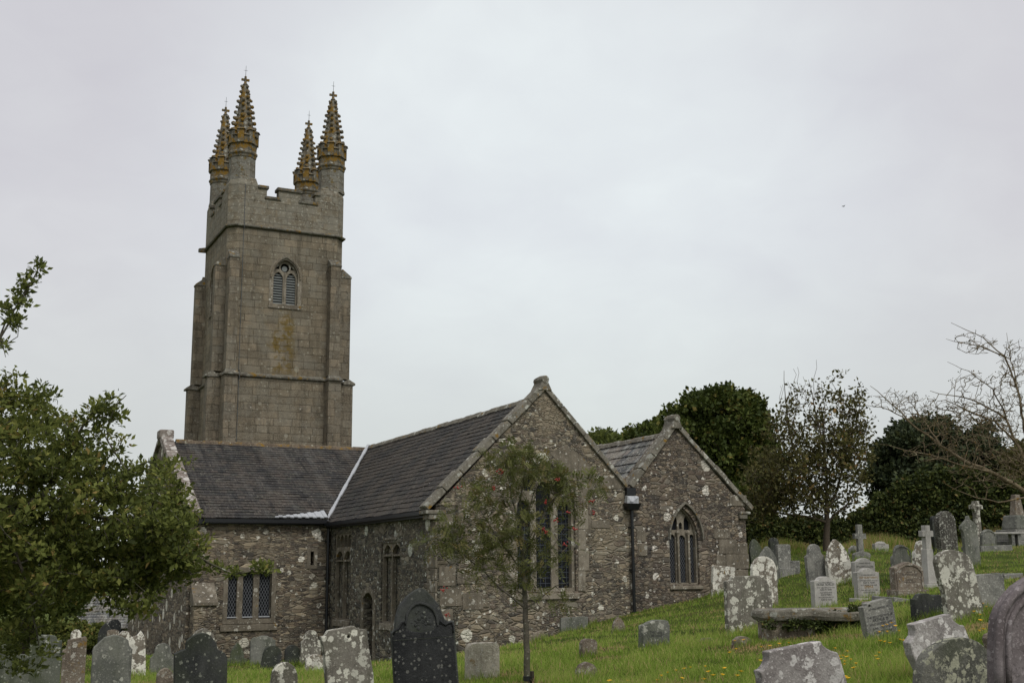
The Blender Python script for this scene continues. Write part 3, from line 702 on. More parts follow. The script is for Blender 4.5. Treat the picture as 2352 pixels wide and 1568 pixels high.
# shaft walls as four slabs so that the belfry openings are real
bz = lambda y: float(L(655, y, 1, Vt)[2]); bu = lambda x: float(L(x, 660, 1, Vt)[0])
B = arch(bu(627), bu(683.5), bz(701), bz(634), bz(597), 12)
uM = (B[0][0]+B[1][0])/2
tw_ = church
zs = [(-5., zS1, .10), (zS1, zS2, .0)]
mb = MB()
def wallslab(z0, z1, e, hole):
    a, b = uL-e, uR+e
    mb.prism([[(a+ch, z0), (b-ch, z0), (b-ch, z1), (a+ch, z1)]]+([list(reversed(B))] if hole else []), -e, .8, XZ(Vt))
    f, g = Vt-e, Vb+e
    B2 = [(p[0]-uM+(Vt+Vb)/2, p[1]) for p in B]
    mb.prism([[(f+ch, z0), (g-ch, z0), (g-ch, z1), (f+ch, z1)]]+([list(reversed(B2))] if hole else []), -e, .8, YZ(uL))
    mb.prism([[(f+ch, z0), (g-ch, z0), (g-ch, z1), (f+ch, z1)]]+([list(reversed(B2))] if hole else []), -.8, e, YZ(uR))
    mb.prism([[(a+ch, z0), (b-ch, z0), (b-ch, z1), (a+ch, z1)]], -.8, e, XZ(Vb))
    for (x, sx) in ((uL, 1), (uR, -1)):
        for (y, sy) in ((Vt, 1), (Vb, -1)):
            P_ = [(x-sx*e, y-sy*e+sy*ch), (x-sx*e+sx*ch, y-sy*e), (x+sx*(ch-e+.001), y+sy*.8), (x+sx*.8, y+sy*.8), (x+sx*.8, y+sy*(ch-e+.001))]
            P_ = [(x-sx*e, y-sy*e+sy*ch), (x-sx*e+sx*ch, y-sy*e), (x-sx*e+sx*ch, y+sy*.8), (x+sx*.8, y-sy*e+sy*ch)]
            slabz(P_, z0, z1, mb)
wallslab(-5., zS1, .08, False); wallslab(zS1, zS2, 0., True)
mb.build('tower_wall', M['tower'], church)
# upper stage
mb = MB()
pl = oct_plan(.02)
inn = [(uL+.45, Vt+.45), (uR-.45, Vt+.45), (uR-.45, Vb-.45), (uL+.45, Vb-.45)]
slabz(pl, zS2, zE, mb, [inn]); slabz([(uL+.44, Vt+.44), (uR-.44, Vt+.44), (uR-.44, Vb-.44), (uL+.44, Vb-.44)], zS2+.2, zS2+.4, mb)
mb.build('parapet', M['tower'], church)
# corner turrets up to the pinnacle shafts
SH = .95
pin = [(uL+.70, Vt+.72), (uR-.58, Vt+.72), (uR-.58, Vb-.72), (uL+.70, Vb-.72)]
mb = MB()
for (x, sx), (y, sy) in [((uL, 1), (Vt, 1)), ((uR, -1), (Vt, 1)), ((uR, -1), (Vb, -1)), ((uL, 1), (Vb, -1))]:
    w = 1.38; e = .02
    P_ = [(x-sx*e, y-sy*e+sy*ch), (x-sx*e+sx*ch, y-sy*e), (x+sx*w, y-sy*e), (x+sx*w, y+sy*.5), (x+sx*(w-.25), y+sy*w), (x+sx*.5, y+sy*w), (x-sx*e, y+sy*w)]
    zz = zTur-.55
    mb = MB(); slabz(P_, zE+.002, zz, mb)
    q = Vector((x+sx*.70, y+sy*.72)); top = [tuple(q+(Vector(p)-q)*.86) for p in P_]
    n = len(P_); mb.add([(*p, zz) for p in P_]+[(*p, zTur-.2) for p in top], [tuple(range(n)), tuple(range(2*n-1, n-1, -1))]+[(i, (i+1) % n, n+(i+1) % n, n+i) for i in range(n)])
    mb.build('corner_turret', M['tower'], church)
# merlons with their own copings
fu = lambda x: float(L(x, 445, 1, Vt)[0])
mer = [(uL+1.38, fu(613)), (fu(640), fu(691)), (fu(725), uR-1.38)]; gaps = [(fu(613), fu(640)), (fu(691), fu(725))]
zc_ = .17
def side_map(k):
    if k == 0: return lambda a, v: (a, Vt+v)
    if k == 1: return lambda a, v: (uL+uR-a, Vb-v)
    if k == 2: return lambda a, v: (uL+v, Vt+(a-uL))
    return lambda a, v: (uR-v, Vt+(a-uL))
for k in range(4):
    f = side_map(k); mm = MB(); mc = MB()
    for a, b in mer:
        slabz([f(a, -.018), f(b, -.018), f(b, .42), f(a, .42)], zE+.003, zM-zc_, mm)
        b2 = b+(.09 if b < uR-1.5 else 0); a2 = a-(.09 if a > uL+1.5 else 0)
        slabz([f(a2, -.10), f(b2, -.10), f(b2, .50), f(a2, .50)], zM-zc_, zM, mc)
    for a, b in gaps: slabz([f(a+.002-(.12 if k == 0 else 0), -.09), f(b-.002+(.15 if k == 0 else 0), -.09), f(b-.002, .49), f(a+.002, .49)], zE+.003, zE+.16, mc)
    m_ = mm.build('merlons', M['tower'], church); mc.build('merlon_coping', M['string'], m_, bevel=.03)
# string courses
def course(z, e, h, name, c=ch, parent=church, mat='string'):
    mb = MB(); rows = []
    for dz_, de in ((-.02, .0), (-.05, .0+e*.6), (0., e), (h*.45, e), (h, .0)):
        rows.append([(x, y, z+dz_) for x, y in oct_plan(.02+de, c)])
    mb.rings(rows); return mb.build(name, M[mat], parent, bevel=0)
course(zS2, .12, .13, 'string_course')
# gargoyle spouts
for (x, y, dx, dy) in ((uL, Vb-.55, -1, 0), (uR, Vb-.7, 1, 0)):
    MB().hexa([(x, y-.13, zS2-.12), (x+dx*.42, y-.10, zS2-.13), (x+dx*.42, y+.10, zS2-.13), (x, y+.13, zS2-.12), (x, y-.13, zS2+.16), (x+dx*.42, y-.10, zS2+.07), (x+dx*.42, y+.10, zS2+.07), (x, y+.13, zS2+.16)]).build('gargoyle', M['pinn'], church, bevel=.03)
# buttresses: setback pairs at every corner, with sloping heads
zBt = float(L(538, 575, 1, Vt-.2)[2]); zBt2 = float(L(776, 600, 1, Vt-.2)[2])
def butt(u0, u1, v0, v1, dirn, up, lo, top):
    """wall buttress; dirn 'v-','u-','u+','v+': projection up (upper) and lo (lower stage)"""
    mb = MB(); cap = MB(); cap2 = MB()
    def bx(p, z0, z1, m, grow=0.):
        if dirn == 'v-': m.box(u0-grow, u1+grow, Vt-p, Vt+.1, z0, z1)
        elif dirn == 'v+': m.box(u0-grow, u1+grow, Vb-.1, Vb+p, z0, z1)
        elif dirn == 'u-': m.box(uL-p, uL+.1, v0-grow, v1+grow, z0, z1)
        else: m.box(uR-.1, uR+p, v0-grow, v1+grow, z0, z1)
    def slope(p, q, z0, z1, m, g=.04):
        if dirn[0] == 'v':
            s = -1 if dirn == 'v-' else 1; b = Vt if s < 0 else Vb
            m.hexa([(u0-g, b+s*(p+g), z0), (u1+g, b+s*(p+g), z0), (u1+g, b-s*.05, z0), (u0-g, b-s*.05, z0), (u0-g, b+s*(p+g), z0+.10), (u1+g, b+s*(p+g), z0+.10), (u1+.0, b+s*q, z1), (u0-.0, b+s*q, z1)])
        else:
            s = -1 if dirn == 'u-' else 1; b = uL if s < 0 else uR
            m.hexa([(b+s*(p+g), v0-g, z0), (b+s*(p+g), v1+g, z0), (b-s*.05, v1+g, z0), (b-s*.05, v0-g, z0), (b+s*(p+g), v0-g, z0+.10), (b+s*(p+g), v1+g, z0+.10), (b+s*q, v1, z1), (b+s*q, v0, z1)])
    bx(up, zS1+.2, top, mb); bx(lo, -5., zS1-.1, mb, .06)
    slope(up, .05, top, top+.50, cap, .03); slope(lo, up-.04, zS1-.10, zS1+.24, cap2, .12)
    b_ = mb.build('buttress', M['butt'], church, bevel=.012); cap.build('weathering', M['string'], b_, bevel=.02); cap2.build('weathering', M['string'], b_, bevel=.02)
lo = .76; up_ = .58
uA0 = float(L(523.5, 720, 1, Vt-up_)[0]); uA1 = float(L(546.5, 720, 1, Vt-up_)[0])
uB0 = float(L(758.5, 720, 1, Vt-up_)[0]); uB1 = float(L(782, 720, 1, Vt-up_)[0])
hw = uA1-uA0
for dn in ('v-', 'v+'):
    butt(uA0, uA1, 0, 0, dn, up_, lo, zBt-.45); butt(uB0, uB1, 0, 0, dn, up_, lo, zBt2-.4)
for dn in ('u-', 'u+'):
    butt(0, 0, Vt+.38, Vt+.38+hw, dn, .52, .70, zBt-.7); butt(0, 0, Vb-.38-hw, Vb-.38, dn, .52, .70, zBt-.7)
# middle string course between the buttresses
mb = MB(); rows = []
for dz_, de in ((-.10, .09), (-.03, .19), (.05, .19), (.17, .01)): rows.append([(x, y, zS1+dz_) for x, y in oct_plan(de, ch)])
mb.rings(rows).build('string_course', M['string'], church)
# belfry windows
def belfry(fn_wall, poly, shift, name='belfry_window'):
    P_ = [(p[0]+shift, p[1]) for p in poly]; a0, a1 = P_[0][0], P_[1][0]; m = (a0+a1)/2; z0_, zsp, zap = P_[0][1], bz(634), bz(597)
    o = MB().prism([grow_out(P_, .20), list(reversed(grow_out(P_, -.0)))], -.022, .10, fn_wall).build(name, M['tracery'], church)
    inn = grow_out(P_, .003); l = .10; mw = .09
    q = [(a0+l*.6, m-mw), (m+mw, a1-l*.6)]
    hs = [arch(a, b, z0_+.08, bz(640), bz(624), 8) for a, b in q]
    r_ = .235; cz = bz(613.5); hs.append([(m+r_*math.cos(t_), cz+r_*math.sin(t_)) for t_ in [2*math.pi*i/14 for i in range(14)]])
    hs += [[(m-.50, bz(618)), (m-.30, bz(617.5)), (m-.29, bz(608))], [(m+.30, bz(617.5)), (m+.50, bz(618)), (m+.29, bz(608))]]
    MB().prism([inn]+[list(reversed(h)) for h in hs], .16, .30, fn_wall).build('tracery', M['tracery'], o)
    MB().prism([[(m+ (r_*.62)*math.cos(t_), cz-.03+r_*.62*math.sin(t_)) for t_ in [2*math.pi*i/12 for i in range(12)]]], .25, .27, fn_wall).build('roundel', M['louvre'], o)
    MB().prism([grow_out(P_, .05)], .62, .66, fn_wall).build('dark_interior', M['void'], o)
    mb = MB(); h = (bz(626)-z0_-.08)/12
    for a, b in q:
        for i in range(12):
            z = z0_+.09+i*h; A = [fn_wall(a-.02, z, .24), fn_wall(b+.02, z, .24), fn_wall(b+.02, z+h*.55, .38), fn_wall(a-.02, z+h*.55, .38)]
            B_ = [(x_, y_, z_+.045) for x_, y_, z_ in A]; mb.hexa(A+B_)
    lv = mb.build('louvre', M['louvre'], o)
    MB().prism([[(m-.035, z0_+.05), (m+.035, z0_+.05), (m+.035, bz(624)), (m-.035, bz(624))]], .10, .17, fn_wall).build('mullion', M['tracery'], o)
    ho_ = arch(a0-.16, a1+.16, zsp-.12, zsp-.10, zap+.20, 12); hi_ = arch(a0-.08, a1+.08, zsp-.13, zsp-.10, zap+.10, 12)
    ho_ = ho_[1:]+ho_[:1]; hi_ = hi_[1:]+hi_[:1]
    MB().prism([ho_+list(reversed(hi_))], -.09, .03, fn_wall).build('hood_mould', M['butt'], o)
    MB().prism([[(a0-.22, z0_-.18), (a1+.22, z0_-.18), (a1+.22, z0_+.02), (a0-.22, z0_+.02)]], -.05, .16, fn_wall).build('sill', M['dress'], o)
belfry(XZ(Vt), B, 0)
sh = -uM+(Vt+Vb)/2
belfry(YZ(uL), B, sh); belfry(lambda a, b, d: (uR-d, a, b), B, sh)
# lightning conductor
mb = MB(); xc = float(L(553, 720, 1, Vt-.03)[0])
mb.box(xc-.013, xc+.013, Vt-.115, Vt-.088, 5., zS1-.15); mb.box(xc-.013, xc+.013, Vt-.24, Vt-.02, zS1-.16, zS1+.25); mb.box(xc-.013, xc+.013, Vt-.035, Vt-.005, zS1+.1, zS2-.12); mb.box(xc-.013, xc+.013, Vt-.17, Vt-.03, zS2-.13, zS2+.15); mb.box(xc-.013, xc+.013, Vt-.05, Vt-.022, zS2+.1, zTur-.6)
mb.build('lightning_conductor', M['iron'], church)
# putlog marks low on the tower face
for x, y in ((574, 931), (693, 936)):
    p = L(x, y, 1, Vt-.1); MB().box(p[0]-.1, p[0]+.1, Vt-.095, Vt-.05, p[2]-.12, p[2]+.12).build('filled_putlog', M['dress'], church, bevel=.01)

# pinnacles
zr = lambda y: float(L(557, y, 1, Vt+.72)[2])
z_ring, z_cr, z_sp, z_tip, z_rod = zr(361), zr(338), zr(309), zr(178), zr(152)
rs = .68
ph = math.pi/8
def pinnacle(px_, py_, sc=1.):
    o = empty('pinnacle', (px_, py_, 0)); o.parent = church
    r = random.Random(int(px_*10+py_))
    MB().lathe([(rs*1.06, zTur-.32), (rs*1.06, zTur-.22), (rs, zTur-.08), (rs*.985, z_ring-.04)], 8, (0,0,0), ph).build('shaft', M['pinn_s'], o)
    MB().lathe([(rs*.98, z_ring-.16), (rs*1.03, z_ring-.14), (rs*1.06, z_ring-.02), (rs*1.13, z_ring+.04), (rs*1.13, z_ring+.12), (rs*1.04, z_ring+.20), (rs*1.04, z_cr), (rs*1.05, z_cr+.36), (rs*.8, z_cr+.38)], 8, (0,0,0), ph).build('ring_moulding', M['pinn'], o, bevel=.01)
    mb = MB(); R = rs*1.10; 
    for k in range(8):      # little merlons at the corners and between
        for off, hgt in ((0, .42), (.5, .12)):
            a = ph+(k+off)*math.pi/4; rr = R if off == 0 else R*.93; w = .16 if off == 0 else .12
            c, s_ = math.cos(a), math.sin(a)
            def q(x, y, z): return (x*c-y*s_, x*s_+y*c, z)
            zb_ = z_cr+.02; zt = z_cr+.30+hgt
            mb.hexa([q(rr-.22, -w, zb_), q(rr+.03, -w, zb_), q(rr+.03, w, zb_), q(rr-.22, w, zb_), q(rr-.22, -w, zt), q(rr+.03, -w, zt), q(rr+.03, w, zt), q(rr-.22, w, zt)])
            mb.hexa([q(rr-.24, -w-.06, zt), q(rr+.11, -w-.05, zt), q(rr+.11, w+.05, zt), q(rr-.24, w+.06, zt), q(rr-.24, -w*.7, zt+.12), q(rr-.06, -w*.7, zt+.12), q(rr-.06, w*.7, zt+.12), q(rr-.24, w*.7, zt+.12)])
    mb.build('crown', M['pinn'], o, bevel=.02)
    hS = z_tip-z_sp; prof = []; b0 = rs*.92
    mb = MB(); rad = lambda t_: b0*(1-t_)**1.0*(.74)+.08
    mb.lathe([(rs*.95, z_cr+.37), (rad(0), z_sp+.1)]+[(rad(t_), z_sp+hS*t_) for t_ in (.1, .3, .5, .7, .86)]+[(.10, z_tip-.45), (.14, z_tip-.38), (.075, z_tip-.30), (.055, z_tip-.05)], 8, (0,0,0), ph)
    nl = 9
    for i in range(nl):
        t_ = .045+.88*i/nl; z = z_sp+hS*t_; rr = rad(t_); s_ = .12*(1-t_*.40)
        for k in range(8):
            if i > 5 and k % 2: continue
            a = ph+k*math.pi/4; sz = s_*r.uniform(.85, 1.15)*(1.15 if i > 5 else 1)
            if r.random() < .04: continue
            mb.blob(((rr+sz*.45)*math.cos(a), (rr+sz*.45)*math.sin(a), z+(k % 2)*hS*.049+r.uniform(-.02, .02)), sz, (1, 1, .95))
    mb.build('spire', M['pinn'], o)
    cz_ = z_tip-.12; mb = MB(); ca = .21
    mb.box(-.055, .055, -.05, .05, cz_-.22, cz_+.20); mb.box(-ca, -.0551, -.05, .05, cz_-.06, cz_+.06); mb.box(.0551, ca, -.05, .05, cz_-.06, cz_+.06)
    mb.build('cross', M['pinn'], o, bevel=.015)
    mb = MB().tube([(0, 0, cz_+.18), (.01, 0, z_rod+.05)], [.014, .008], 5); mb.tube([(-.10, 0, z_rod-.22), (.10, 0, z_rod-.22)], .008, 4)
    mb.tube([(0, -.05, z_rod-.22), (0, .05, z_rod-.22)], .008, 4)
    mb.build('lightning_rod', M['iron'], o)
    return o
for p_ in pin: pinnacle(*p_)
print('tower z', zS1, zS2, zE, zM, zTur, z_tip)
# ================================================================== GROUND
PTS = [(975,1655,14),(400,1650,14),(1108,1554,18),(1212,1567,16.5),(650,1610,17),(540,1545,34),(1060,1508,36.4),(1149,1487,37.),(1252,1470,37.7),(1300,1452,38),(1366,1429,38.4),
 (1455,1405,39),(1540,1390,39.6),(1625,1379,40.2),(870,1519,41),(600,1532,44.2),(520,1533,44),(1500,1486,22),(1450,1560,17),(1706,1490,20),(1800,1463,21),(1900,1466,20.5),(2025,1478,19),
 (1840,1650,10.5),(2150,1560,13),(2200,1680,9.5),(2330,1760,8),(1895,1395,28),(1990,1384,30),(1720,1443,24),(1875,1343,34),(1930,1340,34),(2085,1361,28),(2200,1414,20),(2270,1390,22),
 (2118,1333,32),(2178,1269,43),(2235,1308,36),(2290,1257,48),(1805,1318,38),(1975,1270,43),(1900,1262,50),(1780,1268,50),(2340,1256,50),(2050,1264,50),(1742,1290,44),
 (700,1556,25),(370,1548,27),(300,1549,24),(200,1560,24),(60,1580,24),(250,1500,36),(1342,1503,21),(1345,1561,17),(1625,1487,22),(1420,1446,29),(2150,1470,17),(1600,1440,28)]
ctrl = [at(x, y, Y) for x, y, Y in PTS]
ctrl += [np.array(p) for p in [(-26,60,-6.6),(-26,40,-5.),(-20,22,-3.2),(-14,10,-2.2),(0,2,-1.6),(9,5,-1.35),(20,12,-.7),(0,9,-1.6),(-6,8,-1.7),(30,30,1.6),(30,58,2.6),(12,60,1.3),(0,60,-3.),(-8,52,-4.2),(3,48,-2.0),(-12,62,-5.2),(24,50,1.8)]]
ctrl = np.array(ctrl)
def tps_fit(P, z, lam):
    n = len(P); d = np.hypot(P[:, None, 0]-P[None, :, 0], P[:, None, 1]-P[None, :, 1]); K = d*d*np.log(d+1e-9)
    A = np.zeros((n+3, n+3)); A[:n, :n] = K+lam*np.eye(n); A[:n, n] = 1; A[:n, n+1:] = P; A[n, :n] = 1; A[n+1:, :n] = P.T
    return np.linalg.solve(A, np.concatenate([z, [0, 0, 0]]))
_P = ctrl[:, :2]; _w = tps_fit(_P, ctrl[:, 2], 6.0)
def gz(x, y):
    x = np.atleast_1d(np.asarray(x, float)); y = np.atleast_1d(np.asarray(y, float))
    xc = np.clip(x, -26, 30); yc = np.clip(y, 2, 60)
    d = np.hypot(xc[:, None]-_P[None, :, 0], yc[:, None]-_P[None, :, 1]); z = (d*d*np.log(d+1e-9)) @ _w[:-3]+_w[-3]+_w[-2]*xc+_w[-1]*yc
    far = np.hypot(x-xc, y-yc)
    z = z-np.minimum(far*.02, 4.)
    b = .035*np.sin(x*1.3+.6*np.sin(y*.9))*np.sin(y*1.1+1.)+.02*np.sin(x*3.1+y*2.3)
    return z+b
def gz1(x, y): return float(gz(x, y)[0])
err = [abs(gz1(c[0], c[1])-c[2]) for c in ctrl]; print('terrain max err', max(err), int(np.argmax(err)))

def axis_(lo, hi, st, far):
    core = np.arange(lo, hi+st/2, st); out = [1, 3, 7, 15, 30, 60, 120, 250, 500, 1000, far]
    return np.concatenate([[lo-o for o in reversed(out)], core, [hi+o for o in out]])
gx = axis_(-27, 31, .3, 2500); gy = axis_(2, 64, .3, 2500); XX, YY = np.meshgrid(gx, gy)
ZZ = np.concatenate([gz(XX[i], YY[i]) for i in range(len(gy))])
V = np.stack([XX.ravel(), YY.ravel(), ZZ], 1); nx = len(gx); ny = len(gy)
ii, jj = np.meshgrid(np.arange(nx-1), np.arange(ny-1)); a = (jj*nx+ii).ravel()
t = NT('churchyard_turf'); co = t.co
c = t.mix(t.step(t.noise(co, .9, 5, .65), .4, .62), (.06,.085,.014), (.115,.14,.026))
c = t.mix(t.math('MULTIPLY', t.step(t.noise(t.vm('MULTIPLY', co, (1.,1.8,1.)), 1.4, 6, .75), .53, .66), .75), c, (.15,.115,.045))
c = t.mix(t.math('MULTIPLY', t.noise(co, 40, 3, .8), .6), c, (.03,.055,.01))
M['turf'] = t.finish(c, 1., t.math('ADD', t.noise(co, 12, 6, .8), t.math('MULTIPLY', t.noise(co, 60, 3, .8), .5)), .06, 1., .1)
tag(mesh_np('ground', V, np.stack([a, a+1, a+nx+1, a+nx], 1), M['turf'], smooth=True), kind='structure')

# grass blades: denser where the picture shows the turf near
def in_church(x, y):
    p = np.stack([x-CH_O[0], y-CH_O[1]], 1); u = p[:, 0]*math.cos(PHI)+p[:, 1]*math.sin(PHI); v = -p[:, 0]*math.sin(PHI)+p[:, 1]*math.cos(PHI)
    return ((u > 0) & (u < uE) & (v > .02)) | ((u > uTl) & (u <= .01) & (v > vW))
def grass(n, y0, y1, seed, hmin, hmax, w, dry=.12):
    r = np.random.default_rng(seed); y = y0*(y1/y0)**r.random(n); x = (r.random(n)-.5)*1.25*y
    k = ~in_church(x, y); x, y = x[k], y[k]; n = len(x)
    cl = np.sin(x*2.1+1.7*np.sin(y*1.3))*np.sin(y*1.9+1.1*np.sin(x*1.7))
    patch = np.sin(x*1.7+2*np.sin(y*.9))*np.sin(y*1.6+1.3*np.sin(x*1.1+1))+.25*np.sin(x*5+y*3)*np.sin(y*6-x*2)
    h = (hmin+(hmax-hmin)*r.random(n)**2)*(1+.35*cl)*np.where(patch > .52, .55, 1)
    z = gz(x, y)-.01; a = r.random(n)*2*np.pi; ww = w*(.6+.8*r.random(n))*(y/18)**.6; dx, dy = np.cos(a)*ww/2, np.sin(a)*ww/2
    lean = h*(.25+.6*r.random(n)); b = r.random(n)*2*np.pi; lx, ly = np.cos(b)*lean, np.sin(b)*lean
    B0 = np.stack([x-dx, y-dy, z], 1); B1 = np.stack([x+dx, y+dy, z], 1)
    M0 = np.stack([x-dx*.7+lx*.3, y-dy*.7+ly*.3, z+h*.6], 1); M1 = np.stack([x+dx*.7+lx*.3, y+dy*.7+ly*.3, z+h*.6], 1)
    T_ = np.stack([x+lx, y+ly, z+h], 1)
    V = np.stack([B0, B1, M1, M0, T_], 1).reshape(-1, 3); i = np.arange(n)*5
    F4 = np.stack([i, i+1, i+2, i+3], 1); F3 = np.stack([i+3, i+2, i+4, i+4], 1)
    tri = np.concatenate([np.stack([i, i+1, i+2], 1), np.stack([i, i+2, i+3], 1), np.stack([i+3, i+2, i+4], 1)])
    rn = np.clip(.45+.25*cl+.28*r.standard_normal(n)*.8, 0, .86); rn = np.where((patch > .52) & (r.random(n) < .72), .97, rn); rn = np.where(r.random(n) < dry*.5, .95, rn)
    return V, tri, np.repeat(rn, 5)
def merge(parts):
    Vs, Fs, As = [], [], []; b = 0
    for V, Fc, A in parts: Vs.append(V); Fs.append(Fc+b); As.append(A); b += len(V)
    return np.concatenate(Vs), np.concatenate(Fs), np.concatenate(As)
M['grass'] = mat_leaf('grass_blade', [(0,(.10,.16,.022)),(.4,(.195,.295,.044)),(.7,(.30,.385,.080)),(.86,(.35,.37,.11)),(.95,(.48,.34,.18)),(1.,(.42,.28,.15))], .7, .5)
Vg, Fg, Ag = merge([grass(330000, 12, 58, 1, .035, .13, .011), grass(140000, 12, 24, 2, .06, .19, .009)])
tag(mesh_np('grass', Vg, Fg, M['grass'], attr=Ag), kind='stuff')

# ================================================================== GRAVESTONES
M['h_grey'] = mat_stone('weathered_slate_grey', (.115,.118,.105), (.20,.20,.175), .25, .4, 6., (.34,.34,.29), .3, 0, green=.25)
M['h_dark'] = mat_stone('dark_slate', (.032,.034,.034), (.058,.060,.057), .10, .3, 7., (.22,.23,.19), .35, 0, grain=60, green=.25)
M['h_black'] = mat_stone('black_slate', (.018,.019,.020), (.034,.035,.035), .0, .3, 7., (.17,.17,.15), .6, 0, grain=60, rough=.85, bump=.02)
M['h_green'] = mat_stone('green_slate', (.075,.083,.065), (.13,.137,.11), .2, .35, 6., (.30,.31,.26), .35, 0, green=.6)
M['h_lich'] = mat_stone('lichen_slate', (.125,.115,.095), (.21,.195,.165), .75, .52, 5., (.55,.54,.46), .45, 0, green=.15)
M['h_lich2'] = mat_stone('heavy_lichen_slate', (.14,.12,.092), (.25,.225,.185), .95, .60, 4.2, (.68,.66,.58), .6, 0.05)
M['h_spot'] = mat_stone('spotted_dark_slate', (.045,.042,.036), (.085,.08,.068), .6, .42, 9., (.36,.36,.31), .6, 0)
M['h_pale'] = mat_stone('pale_granite', (.42,.38,.30), (.62,.57,.46), .2, .3, 6., (.50,.48,.42), .3, .04, bump=.04, grain=22)
M['h_white'] = mat_stone('pale_dressed_stone', (.34,.325,.30), (.44,.425,.39), .06, .2, 6., (.50,.5,.46), .12, 0, grain=70, green=.12)
M['h_arch'] = mat_stone('dark_slate_head', (.040,.042,.041), (.062,.065,.062), .0, .3, 7., (.16,.16,.14), .25, 0, grain=60, green=.2)
M['h_moss'] = mat_stone('mossy_grey_slate', (.085,.085,.072), (.15,.148,.125), .8, .5, 9., (.30,.30,.22), .5, 0, green=.35, bump=.02)
M['h_brown'] = mat_stone('brown_stone', (.13,.105,.082), (.23,.195,.15), .5, .4, 8., (.38,.36,.31), .6, 0.03, bump=.03)
M['h_mauve'] = mat_stone('mauve_lichen_slate', (.20,.18,.17), (.33,.31,.29), .75, .5, 5., (.56,.54,.51), .4, 0, bump=.02)
M['h_purple'] = mat_stone('purple_slate', (.12,.10,.10), (.20,.175,.175), .25, .3, 6., (.30,.27,.27), .3, 0)
M['h_rough'] = mat_stone('speckled_granite', (.13,.13,.118), (.24,.235,.21), .4, .4, 9., (.36,.36,.32), .6, 0, grain=30, bump=.02)
M['letter'] = mat_simple('letter_paint', (.03,.03,.035), .8, .2, 0, .1)
M['letter_gold'] = mat_simple('letter_gold', (.30,.17,.04), .7, .2, 0, .1)

